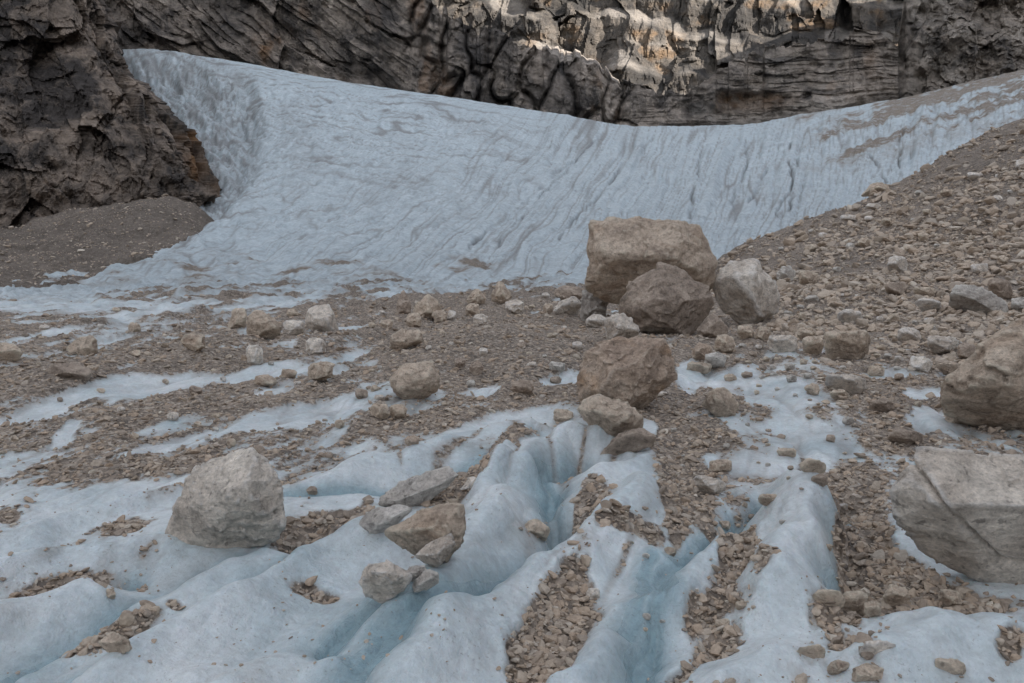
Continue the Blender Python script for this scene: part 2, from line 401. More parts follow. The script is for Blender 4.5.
S = [  # stones
 (50, 587, 62, 12, 18, 2), (95, 590, 16, 7, -45, 1.6), (112, 640, 54, 11, 21, 2), (175, 612, 10, 4, 0, 1.3), (142, 577, 5, 9, 0, 1.5),
 (6, 520, 14, 9, 0, 1.2), (125, 526, 34, 7, 8, 1.0), (318, 603, 30, 6, 5, 1.25), (325, 523, 52, 10, 12, 2), (455, 492, 30, 10, 15, 2),
 (500, 462, 33, 8, 38, 2), (590, 510, 26, 19, 20, 2.2), (630, 545, 31, 8, 6, 2), (563, 628, 62, 33, 52, 2.6), (540, 668, 30, 22, 40, 1.5),
 (684, 492, 27, 44, 0, 1.8), (690, 445, 40, 14, 0, 1.2), (738, 560, 24, 34, -10, 1.3), (700, 618, 34, 12, 30, 1.2), (715, 642, 26, 16, 20, 1.0), (665, 672, 24, 10, 10, 1.2),
 (884, 580, 62, 26, -28, 2.2), (930, 592, 60, 16, -18, 2.0), (866, 530, 18, 40, 20, 1.6), (1000, 606, 40, 8, 0, 1.4), (845, 548, 12, 40, 35, 1.4), (845, 492, 36, 26, 0, 1.7), (835, 622, 46, 16, 0, 1.2), (965, 612, 26, 10, 0, 1.2),
 (860, 660, 30, 14, 0, 0.9), (770, 610, 14, 14, 0, 0.9), (1010, 678, 16, 8, 0, 1.4), (420, 560, 40, 10, 20, 0.7),
 (60, 385, 60, 14, 5, 1.2), (200, 368, 50, 10, 4, 1.0), (490, 345, 90, 34, 0, 1.6), (150, 470, 120, 10, 6, 0.7), (200, 412, 110, 7, 7, 0.8),
 (400, 425, 60, 8, 6, 0.7), (455, 455, 22, 7, 10, 0.8), (760, 300, 80, 24, 0, 1.0), (900, 330, 90, 14, 0, 1.2), (880, 400, 60, 14, -10, 0.7),
 (60, 440, 80, 8, 6, 0.6), (250, 290, 60, 5, 6, 0.6), (160, 292, 60, 6, 8, 0.7), (245, 267, 45, 5, 8, 0.9), (330, 300, 50, 6, 2, 0.5),
 (890, 445, 40, 12, 0, 0.8), (540, 400, 40, 8, 0, 0.6), (660, 410, 40, 16, 0, 0.8)]
I = [  # bare ice
 (60, 405, 55, 4, 12, -1.5), (140, 391, 52, 8, 5, -1.7), (250, 378, 75, 5, 7, -1.6), (20, 424, 26, 4, 10, -1.3), (66, 436, 14, 4, 35, -1.6),
 (185, 442, 55, 4.5, 15, -1.5), (300, 415, 50, 9, 10, -1.5), (250, 427, 30, 4, 10, -1.0), (120, 492, 70, 6, 8, -1.0), (330, 482, 60, 12, 14, -1.6),
 (420, 470, 60, 9, 18, -1.6), (500, 428, 60, 9, 16, -1.6), (440, 447, 50, 7, 16, -1.2), (575, 450, 38, 20, 10, -1.9), (530, 480, 24, 30, 40, -1.9), (545, 520, 34, 20, 40, -2.0),
 (565, 385, 28, 7, 5, -1.2), (480, 396, 22, 4, 4, -1.2), (625, 475, 22, 30, -20, -1.8), (640, 440, 20, 10, 15, -1.3), (700, 462, 26, 8, 0, -1.2),
 (690, 380, 14, 14, -30, -1.5), (730, 380, 26, 7, 10, -1.4), (780, 400, 48, 14, -10, -1.5), (800, 440, 60, 16, -8, -1.5), (790, 470, 46, 14, 0, -1.3),
 (905, 378, 50, 4, 0, -1.5), (925, 398, 34, 5, 0, -1.1), (925, 425, 22, 14, 10, -1.3), (700, 420, 20, 6, 0, -0.8), (800, 552, 36, 55, 8, -2.6), (838, 520, 20, 22, -40, -1.8),
 (690, 575, 30, 16, 45, -2.2), (650, 610, 30, 50, 30, -1.9), (700, 545, 30, 12, 20, -0.8), (755, 525, 30, 10, 0, -1.0), (960, 655, 60, 26, 0, -2.2), (740, 672, 50, 18, 12, -1.6), (780, 630, 30, 16, 0, -1.3),
 (1000, 612, 30, 12, 0, -0.9), (620, 580, 34, 20, 40, -1.8), (610, 660, 30, 30, 40, -1.4), (340, 335, 30, 3, 5, -0.8), (40, 338, 30, 3, 10, -1.2), (300, 300, 40, 3, 6, -0.9),
 (60, 310, 90, 4, 3, -0.9), (535, 315, 8, 3, 0, -1.4), (330, 280, 30, 8, 20, -1.0), (150, 318, 40, 3, 8, -0.8)]
for s_ in S + I: lev = lev + stamp(*s_)
lev = np.clip(lev, -1.5, 0.85) + 0.5 * n_f + 0.3 * fbm(c / .16, l / .8, .9, 3, 86, .6) * sst(14, 6, d) + 0.35 * fbm(c / .5, l / 3., .9, 3, 87, .6) * sst(5, 9, d) * sst(40, 20, d) + 0.4 * fbm(c / 1.6, l / 9., .9, 3, 88, .6) * sst(15, 26, d)
grav = sst(-0.45, 0.7, lev); LEV = np.full_like(X, -2.0); LEV[sl] = lev

# --- relief of the melted ice: sharp-bottomed runnels with rounded backs
def polydist(pts):
    P = [plan(*p) for p in pts]; out = np.full(xf.shape, 99.0)
    for (ax, ay), (bx, by) in zip(P[:-1], P[1:]):
        vx, vy = bx - ax, by - ay
        t = np.clip(((xf - ax) * vx + (yf - ay) * vy) / (vx * vx + vy * vy), 0, 1)
        out = np.minimum(out, np.hypot(xf - ax - t * vx, yf - ay - t * vy))
    return out
nf = int(np.searchsorted(ds, 9.0))
wx = fbm(X[:nf] / 0.5, Y[:nf] / 0.5, 0.2, 3, 91) * 0.075; wy = fbm(X[:nf] / 0.5, Y[:nf] / 0.5, 4.2, 3, 92) * 0.075
xf, yf = X[:nf] + wx, Y[:nf] + wy
RID = [  # rounded backs: (points, height m, half width m)
 ([(400, 720), (432, 676), (468, 632), (512, 598), (565, 570), (620, 535), (640, 500)], 0.17, 0.20),
 ([(60, 720), (120, 690), (195, 645), (258, 600), (310, 568), (360, 555), (395, 548)], 0.16, 0.22),
 ([(200, 720), (290, 690), (350, 650), (400, 615)], 0.10, 0.22),
 ([(360, 690), (420, 620), (455, 585), (478, 545), (492, 505), (505, 465), (520, 440)], 0.13, 0.17),
 ([(-30, 720), (40, 668), (100, 638), (145, 612), (195, 590), (260, 556)], 0.10, 0.15),
 ([(-80, 660), (0, 636), (45, 616), (88, 602)], 0.13, 0.16),
 ([(-60, 600), (0, 578), (60, 556), (165, 544)], 0.08, 0.13),
 ([(-60, 560), (20, 540), (90, 515), (170, 495)], 0.07, 0.12),
 ([(580, 700), (612, 650), (625, 618), (650, 588), (664, 560)], 0.09, 0.12),
 ([(650, 620), (690, 580), (722, 556)], 0.11, 0.11),
 ([(790, 610), (802, 566), (808, 530), (802, 500)], 0.20, 0.22),
 ([(830, 540), (840, 525)], 0.08, 0.18),
 ([(900, 680), (950, 665), (1010, 668), (1060, 690)], 0.14, 0.20), ([(890, 640), (940, 640), (985, 650)], 0.06, 0.12),
 ([(700, 700), (760, 676), (790, 668)], 0.10, 0.14), ([(770, 630), (800, 622)], 0.05, 0.12),
 ([(530, 480), (560, 447), (600, 452)], 0.16, 0.20), ([(555, 505), (602, 480), (642, 472)], 0.09, 0.16),
 ([(285, 500), (350, 478), (430, 458), (520, 425)], 0.10, 0.2), ([(690, 540), (740, 500)], 0.05, 0.15)]
VAL = [  # melt channels: (points, depth m, width m)
 ([(340, 720), (398, 655), (465, 610), (520, 572), (556, 542), (550, 505), (548, 475), (580, 462)], 0.17, 0.13),
 ([(20, 720), (90, 690), (165, 646), (232, 606), (290, 568), (345, 543), (440, 520)], 0.11, 0.10),
 ([(-60, 740), (10, 684), (42, 655), (110, 620), (152, 598), (212, 566), (300, 540)], 0.11, 0.10),
 ([(330, 660), (385, 628), (410, 600)], 0.06, 0.10),
 ([(640, 720), (640, 640), (660, 582), (690, 548), (760, 505)], 0.11, 0.09),
 ([(620, 640), (640, 590), (655, 560)], 0.04, 0.06),
 ([(850, 600), (856, 575), (842, 530), (850, 500)], 0.12, 0.10),
 ([(-60, 622), (60, 590), (130, 568)], 0.07, 0.10), ([(-60, 580), (60, 552), (170, 538)], 0.06, 0.07), ([(280, 500), (400, 485), (500, 455), (540, 430)], 0.05, 0.08)]
hz = np.zeros_like(xf); wet_shadef = np.zeros_like(xf)
rmask = np.zeros_like(xf)
brk = np.clip(1.0 + 0.28 * fbm(xf / .45, yf / .45, .6, 2, 75), .4, 1.4)
for pts, H, w in RID:
    q = polydist(pts); e = np.exp(-(q / w) ** 2)
    hz += 1.25 * H * e * brk; rmask = np.maximum(rmask, e)
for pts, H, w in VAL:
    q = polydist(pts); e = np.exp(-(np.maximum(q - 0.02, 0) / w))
    hz -= 1.4 * H * e; wet_shadef = np.maximum(wet_shadef, np.exp(-(q / (w * 1.1)) ** 2))
relief = np.zeros_like(x)
relief[:nf] += hz * sst(9.0, 7.0, D[:nf])
warp = fbm(x / 2.2, y / 2.2, 0.7, 2, 71)
run = np.abs(perlin(c / np.interp(d, [4, 9], [0.30, 0.46]) + warp * 0.8, l / 1.7, 0.5, 61)); run2 = np.abs(perlin(c / 0.17 + warp, l / 0.62, 0.5, 62))
runm = np.abs(perlin(c / 1.1 + warp * 0.5, l / 5.0, 0.5, 63)); lump = fbm(x / 0.9, y / 0.9, 0.1, 3, 64)
wn = np.interp(d, [1, 4, 6, 12, 25, 60], [0.055, 0.085, 0.12, 0.16, 0.17, 0.12])
amp_auth = 1 - 0.45 * sst(6.0, 4.0, d) * np.ones_like(x)
relief += wn * (run - 0.2) * (1 - 0.75 * grav) * amp_auth + 0.03 * (run2 - 0.2) * (1 - grav) * sst(20, 8, d)
pil = np.abs(perlin(c / 0.30 + warp * .8, l / 0.46, 0.9, 74))
relief += 0.026 * (1 - grav) * sst(1.5, 3, d) * sst(9, 6, d) * (np.abs(perlin(c / 0.21 + warp, l / 0.9, 0.2, 76)) - .2)
relief += 0.03 * (pil - 0.2) * (1 - .8 * grav) * np.interp(d, [1, 3, 8, 20, 30], [.5, .8, 1.2, 1.2, 0])
relief += np.interp(d, [3, 8, 16, 40, 60], [0.0, 0.12, 0.28, 0.5, 0.3]) * (runm - 0.2)
relief += np.interp(d, [2, 6, 15, 40, 60], [0.02, 0.05, 0.12, 0.35, 0.4]) * lump * 0.6
relief += np.interp(d, [2, 4.5, 8, 30, 60], [-0.035, -0.01, 0.06, 0.14, 0.1]) * grav
relief += grav * 0.02 * fbm(x / 0.12, y / 0.12, 0.4, 2, 66)
def mound(cx, cy, rx, ry, H):
    X0, Y0 = plan(cx, cy); return H * np.exp(-((x - X0) / rx) ** 2 - ((y - Y0) / ry) ** 2)
relief += mound(495, 352, 1.5, 2.6, 0.36) + mound(60, 388, 1.1, 1.0, 0.22) + mound(205, 368, 0.9, 0.9, 0.16) + mound(650, 345, 2.2, 2.0, 0.15)
Z[sl] += relief
trough = sst(0.13, 0.02, run) * sst(-0.25, 0.3, fbm(c / 0.9, l / 2.4, 0.2, 3, 67)) * np.interp(rw, [380, 450, 560, 640], [0.4, 1, 0.9, 0.25])
grav = np.maximum(grav, 0.62 * trough)
wet_shade = np.zeros_like(X); wet_shade[:nf] = wet_shadef * sst(9, 7, D[:nf])
GR = np.zeros_like(X); GR[sl] = grav

# --- the open glacier face: flow furrows, layers, the dirty flank at the left, debris bands at the right
fs = slice(int(np.searchsorted(ds, 40)), NR)
pxf, rwf, df = PX[fs], R0[fs], D[fs]
wf = sst(42, 75, df)
wr = fbm(pxf / 60, rwf / 45, 0.2, 3, 101)
q = np.log(np.maximum(58 * np.exp((np.clip(pxf, -50, 1190) - 200) / 215) + rwf + wr * 14, 20))
fur = np.abs(perlin(q * 15, pxf / 70 + rwf / 90, 0.1, 111)); fur2 = np.abs(perlin(q * 38, pxf / 45 + rwf / 50, 0.7, 112)); fur3 = np.abs(perlin(q * 80, pxf / 25 + rwf / 26, 0.7, 113))
sky = base_row[int(np.searchsorted(ds, 250)) - 1]
dep = rwf - sky[None, :] + wr * 6
lay = np.abs(perlin(dep / 7.0, pxf / 130, 0.2, 121)); lay2 = np.abs(perlin(dep / 3.2, pxf / 90, 0.2, 122))
layw = sst(640, 380, pxf) * sst(150, 30, dep)
s_m = df / F                                                       # metres per pixel
zr = wf * s_m * ((fur - 0.2) * 7.0 + (fur2 - 0.2) * 3.2 + (fur3 - 0.2) * 1.8) * (1 - 0.75 * layw) + layw * s_m * ((lay - 0.2) * 4 + (lay2 - 0.2) * 2.2)
zr += wf * s_m * (3.5 * fbm(pxf / 30, rwf / 22, 0.3, 4, 131) + 1.6 * fbm(pxf / 6, rwf / 5, 0.3, 3, 132))
# dirty flank beside the rock
fc = np.interp(rwf, [40, 60, 75, 105, 130, 160, 185, 215, 225], [170, 215, 250, 262, 262, 258, 250, 222, 205])
fl = sst(10, -18, pxf - fc + 6 * wr) * sst(232, 205, rwf) * wf
wr2 = fbm(pxf / 16, rwf / 16, .2, 4, 143, .6)
crk = np.abs(perlin(pxf / 13 + wr2 * .9, rwf / 15 + wr2 * .9, 0.4, 141)); crk2 = np.abs(perlin((pxf + rwf * .5) / 34 + wr2 * .3, (rwf - pxf * .4) / 7 + wr2 * .8, 0.4, 142))
zr = zr * (1 - 0.6 * fl) - fl * s_m * (15 + 9 * wr) + fl * s_m * 12 * (crk - 0.2) + fl * s_m * 5 * (crk2 - .2)
Z[fs] += zr * sst(292, 262, df) * (0.15 + 0.85 * sst(0, 22, dep))
vein = lambda a, w: sst(w * .75, 0.0, a)
pat = fbm(pxf / 55, rwf / 30, 0.8, 4, 151)
dirtf = (0.8 * vein(fur, 0.085) * sst(-0.15, 0.35, perlin(pxf / 60, rwf / 50, .3, 152)) + 0.55 * vein(fur2, 0.12) + 0.35 * vein(fur3, 0.14)) * (1 - 0.8 * layw) + layw * (0.85 * vein(lay, 0.10) + 0.6 * vein(lay2, 0.12))
dirtf += 0.12 * sst(0.1, 0.6, pat)
dirtf += fl * (0.16 + 0.9 * vein(crk, 0.10) * sst(-.3, .3, wr2) + 0.9 * vein(crk2, 0.13) + 0.4 * sst(0, .5, perlin(pxf / 22, rwf / 16, 0.1, 153)))
# long dark cracks down the right half
for (xa, ya, xb, yb, am) in [(708, 128, 690, 215, .5), (752, 122, 735, 200, .4), (790, 150, 795, 215, .8), (800, 165, 780, 215, .45), (660, 128, 560, 235, .5), (610, 130, 500, 240, .35), (905, 135, 895, 175, .7), (868, 150, 885, 180, .6), (780, 135, 745, 215, .35), (600, 140, 470, 245, .3)]:
    t_ = np.clip((rwf - ya) / (yb - ya), 0, 1); xc = xa + (xb - xa) * t_ + 7 * wr + 2.5 * fbm(rwf / 9 + xa, pxf * 0, 0.3, 3, 160, .7)
    on = ((rwf > ya - 6) & (rwf < yb + 4)); e = np.exp(-((pxf - xc) / (1.1 + 1.4 * np.clip(perlin(rwf / 13, xa, .2, 161), 0, 1))) ** 2) * on * sst(-.5, .2, perlin(rwf / 16, xa + .5, .2, 162))
    e = e * sst(2, 30, dep); dirtf += 1.5 * am * e; Z[fs] -= e * s_m * 5 * wf
dirtf *= wf * 1.25
# brown debris bands across the upper right of the ice
bx2 = pxf + 1.6 * rwf; by2 = rwf + 0.36 * pxf
bn = fbm(bx2 / 75 + .5 * wr, by2 / 10 + .3 * wr, 0.6, 5, 171, 0.6); bn2 = fbm(pxf / 16, rwf / 6, 0.6, 4, 172, 0.6)
gf = sst(760, 880, pxf) * sst(178, 120, rwf + 0.30 * (pxf - 880))
gf = gf * (0.30 + 0.85 * bn + 0.45 * bn2 + 0.35 * sst(34, 4, dep) * sst(830, 930, pxf))
gf = np.clip(gf * 1.5 + 0.5 * sst(915, 1010, pxf) * sst(165, 95, rwf + .25 * (pxf - 960)) * (.7 + .8 * bn2 + .9 * bn), 0, 0.66)
lowd = sst(222, 275, rwf) * sst(0.0, 0.6, fbm(pxf / 55, rwf / 10, .9, 4, 175) + 0.55 * sst(250, 290, rwf) - 0.25)   # thin debris near the foot
gf = np.maximum(gf, lowd * 0.75 * wf)
GR[fs] = np.maximum(GR[fs], gf)
DIRT = np.zeros_like(X); DIRT[fs] = np.clip(dirtf, 0, 1)
near_dirt = (0.5 * sst(0.2, 0.0, run) + 0.35 * sst(0.2, 0, run2)) * sst(-.4, .4, fbm(x / 1.2, y / 1.2, .3, 3, 68)) * np.interp(rw, [300, 420, 520, 590, 690], [.6, .8, .6, .15, .1]) + 0.25 * sst(.15, .6, fbm(c / .5, l / 1.5, .4, 4, 69)) * sst(600, 500, rw)
DIRT[sl] = np.maximum(DIRT[sl], np.clip(near_dirt, 0, 1) * sst(60, 45, d))
FAR = sst(14, 55, D)
V = np.stack([X, Y, Z], -1)
gl = mesh_obj('glacier', V.reshape(-1, 3), grid_faces(NR, NC), M['ice'], {'gravel': GR, 'dirt': DIRT, 'wet_shade': wet_shade, 'far': FAR})
tag(gl, 'blue grey glacier sloping down from the cliffs to the debris strewn ice in front', 'glacier', kind='structure')
ROW = YH - (Z - ZC) / D * F

# ------------------------------------------------------------------ scree slope at the right
def sheet(pc, dkeys, cols, table, dv, pv):
    tb = pchip(np.log(dkeys), np.array(table, float).T, np.log(dv))
    return pchip(cols, tb.T, pv).T
sp = np.arange(600, 1188, 1.6); sd = np.concatenate([np.geomspace(11, 54, 330), np.geomspace(54.5, 90, 26)])
sk = [11, 14, 18, 22, 28, 36, 45, 52, 60, 90]
sc_cols = [600, 680, 740, 800, 850, 900, 950, 1024, 1190]
sc_tab = [[430, 400, 370, 350, 335, 325, 318, 316, 330, 400], [405, 372, 346, 330, 315, 300, 292, 288, 300, 360],
          [390, 358, 333, 317, 300, 280, 260, 250, 260, 320], [384, 353, 328, 311, 290, 262, 239, 223, 231, 300],
          [382, 350, 325, 306, 280, 248, 221, 205, 212, 280], [382, 348, 322, 301, 270, 232, 200, 181, 188, 260],
          [382, 347, 320, 297, 260, 215, 177, 154, 160, 240], [382, 346, 316, 290, 248, 192, 146, 120, 125, 200], [382, 344, 310, 275, 220, 150, 95, 66, 70, 140]]
SR0 = sheet(None, sk, sc_cols, sc_tab, sd, sp)
SP, SD = np.meshgrid(sp, sd)
SX, SY = (SP - CX) / F * SD, SD
SZ = ZC + (YH - SR0) / F * SD
SZ += 0.55 * fbm(SX / 6, SY / 6, 0.2, 4, 201) * sst(14, 30, SD) + 0.10 * fbm(SX / 0.8, SY / 0.8, 0.3, 3, 202) + 0.08 * (0.5 - worley(SX / 0.55, SY / 0.55, None, 203)[0])
so = mesh_obj('scree_slope', np.stack([SX, SY, SZ], -1).reshape(-1, 3), grid_faces(*SX.shape), M['scree'])
tag(so, 'grey brown scree slope of loose stones rising to the right above the boulders', 'scree', kind='structure')
SROW = YH - (SZ - ZC) / SD * F

# moraine apron below the left rock
ap = np.arange(-160, 232, 1.5); ad = np.concatenate([np.geomspace(58, 118, 190), np.geomspace(119, 160, 12)])
ak = [58, 75, 90, 105, 118, 160]
a_cols = [-160, 0, 50, 100, 150, 190, 232]
a_tab = [[300, 276, 254, 236, 226, 224], [297, 273, 251, 236, 229, 226], [297, 272, 246, 226, 216, 214], [298, 274, 244, 217, 206, 204],
         [299, 277, 246, 213, 199, 196], [303, 284, 256, 224, 206, 206], [315, 300, 280, 255, 240, 240]]
AR0 = sheet(None, ak, a_cols, a_tab, ad, ap)
AP, AD = np.meshgrid(ap, ad)
AX, AY = (AP - CX) / F * AD, AD
AZ = ZC + (YH - AR0) / F * AD + 0.35 * facet(AX / 3, AY / 5, None, 213) + 1.1 * fbm(AX / 9, AY / 9, 0.2, 5, 211) + 0.12 * fbm(AX / 1.2, AY / 1.2, .2, 2, 212)
ao = mesh_obj('moraine', np.stack([AX, AY, AZ], -1).reshape(-1, 3), grid_faces(*AX.shape), M['moraine'])
tag(ao, 'dark brown moraine apron at the foot of the left rock buttress', 'moraine', kind='structure')

# ------------------------------------------------------------------ rock buttress at the left
er = [-220, -60, 0, 30, 60, 75, 90, 115, 140, 165, 182, 195, 207, 250]
ex = [70, 98, 112, 121, 128, 137, 150, 168, 188, 203, 214, 213, 206, 206]
bt = np.linspace(250, -220, 340); NS = 300
sv = np.concatenate([np.linspace(-170, 0, 1), np.zeros(0)])
rows_b = bt[:, None]
edge = np.interp(-rows_b, [-v for v in er[::-1]][::1], ex[::-1]) if False else np.interp(rows_b[:, 0], er, ex)[:, None]
sN = np.linspace(0, 1, NS)[None, :]
left = -175.0
BPX = left + (edge - left) * sN
BR = np.broadcast_to(rows_b, BPX.shape).copy()
w = (edge - BPX) / 70.0
Rr = 24.0
BD = 124 - 0.10 * (220 - BR) * -1 * 0 + (225 - BR) * 0.075 + np.where(w < 1, Rr * (1 - np.sqrt(np.clip(1 - (1 - w) ** 2, 0, 1))), 0) - (edge - BPX) * 0.045
# relief in metres
_x = (BPX - CX) / F * BD; bx = np.concatenate([np.zeros((BPX.shape[0], 1)), np.cumsum(np.hypot(np.diff(_x, axis=1), np.diff(BD, axis=1)), 1)], 1); bx = bx - 80; bz = (YH - BR) / F * 124
wpv = fbm(bx / 12, bz / 12, 0.2, 3, 301)
f1, f2, cid = worley(bx / 9.5 + bz / 26 + wpv * 0.5, bz / 15 - bx / 40 + wpv * 0.5, None, 302)
g1, g2, cid2 = worley(bx / 3.6 - bz / 9 + wpv, bz / 4.6 + wpv, None, 303)
rel = 2.2 * facet(bx / 9 + bz / 30, bz / 11 - bx / 40 + wpv * .2, None, 312, 0.8) + 4.2 * facet(bx / 17 + bz / 40 + wpv * .25, bz / 24 - bx / 60 + wpv * .25, None, 302, 0.5) + 2.6 * facet(bx / 6.5 + wpv * .3, bz / 8.5 + wpv * .3, None, 305, 0.6) + 1.0 * facet(bx / 2.4 + wpv, bz / 2.8, None, 306, 0.7) + 0.45 * facet(bx / 1.1, bz / 1.4, None, 310, 0.8) + 3.0 * fbm(bx / 14, bz / 14, .3, 3, 304) + 0.9 * fbm(bx / 2.5, bz / 3, .3, 4, 307, 0.6)
crev = 0.55 * sst(0.035, 0.0, f2 - f1) * sst(-.1, .4, wpv) + 0.3 * sst(0.04, 0, g2 - g1) * sst(0.1, .4, -wpv)
def crack(pts, wid):
    best = np.full(BPX.shape, 99.)
    for (ax, ay), (b_x, b_y) in zip(pts[:-1], pts[1:]):
        vx, vy = b_x - ax, b_y - ay
        t = np.clip(((BPX - ax) * vx + (BR - ay) * vy) / (vx * vx + vy * vy), 0, 1)
        best = np.minimum(best, np.hypot(BPX - ax - t * vx, BR - ay - t * vy))
    return np.exp(-((best + 5 * wpv + 3 * fbm(bx / 4, bz / 4, .6, 3, 308)) / (0.6 * wid)) ** 2)
ck_ = np.maximum(crack([(-10, 122), (20, 145), (38, 172), (62, 205)], 3.5), 0.7 * crack([(150, 60), (120, 100), (95, 150), (88, 190)], 2.0))
rel -= ck_ * 1.6; crev = np.clip(crev + 0.4 * ck_ * sst(-.5, .2, fbm(bx / 5, bz / 5, .4, 3, 309)), 0, 1)
BD = BD - rel * np.clip(0.55 + w * 1.2, 0, 1)
rust = crack([(182, 135), (192, 165), (200, 190)], 9) * 0.9 + crack([(45, 180), (68, 205)], 6) * 0.6
BPX = BPX + (F / 124) * 0.75 * rel * np.clip(1 - w * 1.1, 0, 1) * sst(0, .2, sN)
edge = BPX[:, -1:]
BV = world(BPX, BR, BD)
# the side turns back behind the visible edge
back = [BV[:, -1]]
NBK = 26
for k in range(1, NBK):
    dd = BD[:, -1] + 2.2 * k + 0.05 * k * k
    pxk = edge[:, 0] - 1.6 * k
    back.append(world(pxk, ((BR[:, 0] - YH) * BD[:, -1] / dd) + YH, dd))
BV = np.concatenate([BV, np.stack(back[1:], 1)], 1)
ext = lambda A: np.concatenate([A, np.repeat(A[:, -1:], NBK - 1, 1)], 1)
bo = mesh_obj('rock_buttress', BV.reshape(-1, 3), grid_faces(BV.shape[0], BV.shape[1]), M['buttress'],
              {'rust': ext(rust), 'crev': ext(crev), 'pale': np.zeros(BV.shape[:2])}, smooth=False)
tag(bo, 'dark stained rock buttress standing against the left edge of the glacier', 'rock face', kind='structure')

# ------------------------------------------------------------------ cliff behind the glacier
cp = np.arange(-165, 1188, 1.2)
rim = np.interp(cp, [-165, 330, 380, 410, 432, 450, 470, 500, 522, 532, 548, 560, 578, 600, 612, 625, 650, 680, 700, 716, 735, 760, 790, 820, 845, 862, 880, 898, 906, 930, 1188],
                [-150, -150, -90, -40, 5, 18, 24, 30, 47, 50, 52, 60, 62, 68, 78, 84, 86, 90, 84, 72, 60, 50, 46, 44, 36, 27, 33, 46, -20, -90, -150])
rim = rim + 2.5 * fbm(cp / 14, cp * 0, 0.4, 3, 401) + sst(900, 840, cp) * (9 * facet(cp / 17, cp * 0, None, 402, .5) + 4 * facet(cp / 6, cp * 0, None, 403, .5))
foot = np.interp(cp, pxs, sky) + 26
NT_ = 250
tt = np.linspace(0, 1, NT_)[:, None]
CR = foot[None] + (rim - foot)[None] * tt
CP = np.broadcast_to(cp[None], CR.shape)
CD = 270 + (foot[None] - CR) * 0.13
cx_ = (CP - CX) / F * 280; cz_ = (YH - CR) / F * 280
wv = fbm(cx_ / 25, cz_ / 25, 0.1, 3, 411)
# A slabs dipping to the right
aa = cx_ * 0.80 - cz_ * 0.60; bb = cx_ * 0.60 + cz_ * 0.80
a1, a2, aid = worley(bb / 11 + wv * .4, aa / 34 + wv * .4, None, 412)
relA = 8 * facet(bb / 13 + wv * .3, aa / 42 + wv * .3, None, 412, .8) + 3 * facet(bb / 5 + wv * .4, aa / 20 + wv * .4, None, 432, .7) + 1.8 * facet(bb / 2.4 + wv * .5, aa / 13, None, 462, .9) + 1.0 * fbm(bb / 4, aa / 22, .2, 4, 413)
creA = 0.5 * sst(0.05, 0.0, a2 - a1) * sst(0, .3, wv)
# B leaning buttresses
b1, b2, bid = worley((cx_ + cz_ * -0.30) / 10.5 + wv * .5, (cz_ + cx_ * .3) / 34 + wv * .4, None, 414)
relB = 6 * sst(0, 0.25, b2 - b1) + 6 * (bid - .5) + 6 * facet((cx_ - cz_ * .25) / 8 + wv * .3, cz_ / 15 + wv * .3, None, 433, .6) + 2 * facet(cx_ / 3.4, cz_ / 5 + wv, None, 434, .6) + 1.0 * perlin(cz_ / 1.6 + cx_ / 5 + wv * 2, cx_ / 20, .2, 415)
creB = 0.75 * sst(0.07, 0.0, b2 - b1) * sst(-.5, .3, fbm(cx_ / 9, cz_ / 9, .1, 3, 440))
# C bedded rock with an overhang
relC = 2 * facet(cx_ / 16 + wv * .3, cz_ / 5 + wv * .3, None, 437, .6) + 1.8 * facet(cx_ / 26 + wv * .5, cz_ / 2.8 + wv * .5, None, 461, .9) + 0.8 * perlin(cz_ / 2.2 + wv * 1.5, cx_ / 40, .2, 416) + 0.8 * perlin(cz_ / 0.9 + wv * 2, cx_ / 18, .2, 417) + 4 * fbm(cx_ / 14, cz_ / 14, .3, 4, 418)
creC = 0.8 * sst(0.30, 0.5, -perlin(cz_ / 2.2 + wv * 1.5, cx_ / 40, .2, 416)) * sst(-.1, .3, wv)
cave = sst(712, 722, CP + 5 * wv) * sst(815, 760, CP) * sst(88, 96, CR - (CP - 720) * 0.02 + 4 * wv)
relC = relC - 7 * cave
arch = np.exp(-((CP - 712 - 8 * wv) / 7) ** 2) * sst(80, 92, CR)
relC = relC + 4 * arch
d1, d2, did = worley(cx_ / 16 + wv, cz_ / 14 + wv, None, 419)
relD = 8 * fbm(cx_ / 18, cz_ / 18, .3, 5, 420, .55) + 7 * facet(cx_ / 15 + wv * .4, cz_ / 13 + wv * .4, None, 435, .5) + 2.4 * facet(cx_ / 5, cz_ / 5, None, 436, .5) + 1.3 * facet(cx_ / 2.2, cz_ / 1.7, None, 463, .7)
creD = 0.3 * sst(0.04, 0, d2 - d1)
wA = sst(430, 385, CP); wD = sst(890, 925, CP + 6 * wv); wC = sst(612, 650, CP + 6 * wv) * (1 - wD); wB = (1 - wA) * (1 - wC) * (1 - wD) * sst(380, 430, CP)
tot = wA + wB + wC + wD + 1e-6
relc = (wA * relA + wB * relB + wC * relC + wD * relD) / tot
cre = (wA * creA + wB * creB + wC * creC + wD * creD) / tot
stain_ = sst(-.25, .35, fbm((cx_ + cz_ * .4) / 16, cz_ / 30, .9, 4, 451, .6)) * (0.75 * wA + 0.8 * wB + 0.45 * wC * sst(75, 55, CR) + .1 * wC + .1 * wD)
cre = np.clip(cre + stain_ * .8, 0, 1)
relc = relc + 1.5 * fbm(cx_ / 3.5, cz_ / 4, .2, 4, 421)
CD = CD - relc
crust = 0.8 * cave * sst(120, 100, CR) + 0.6 * sst(0.35, 0.7, fbm(cx_ / 10, cz_ / 18, .5, 3, 422)) + 0.5 * np.exp(-((CP - 265) / 12) ** 2 - ((CR - 45) / 22) ** 2) + 0.45 * sst(12, 0, np.abs(CP - 870)) * sst(26, 60, CR) * sst(90, 60, CR)
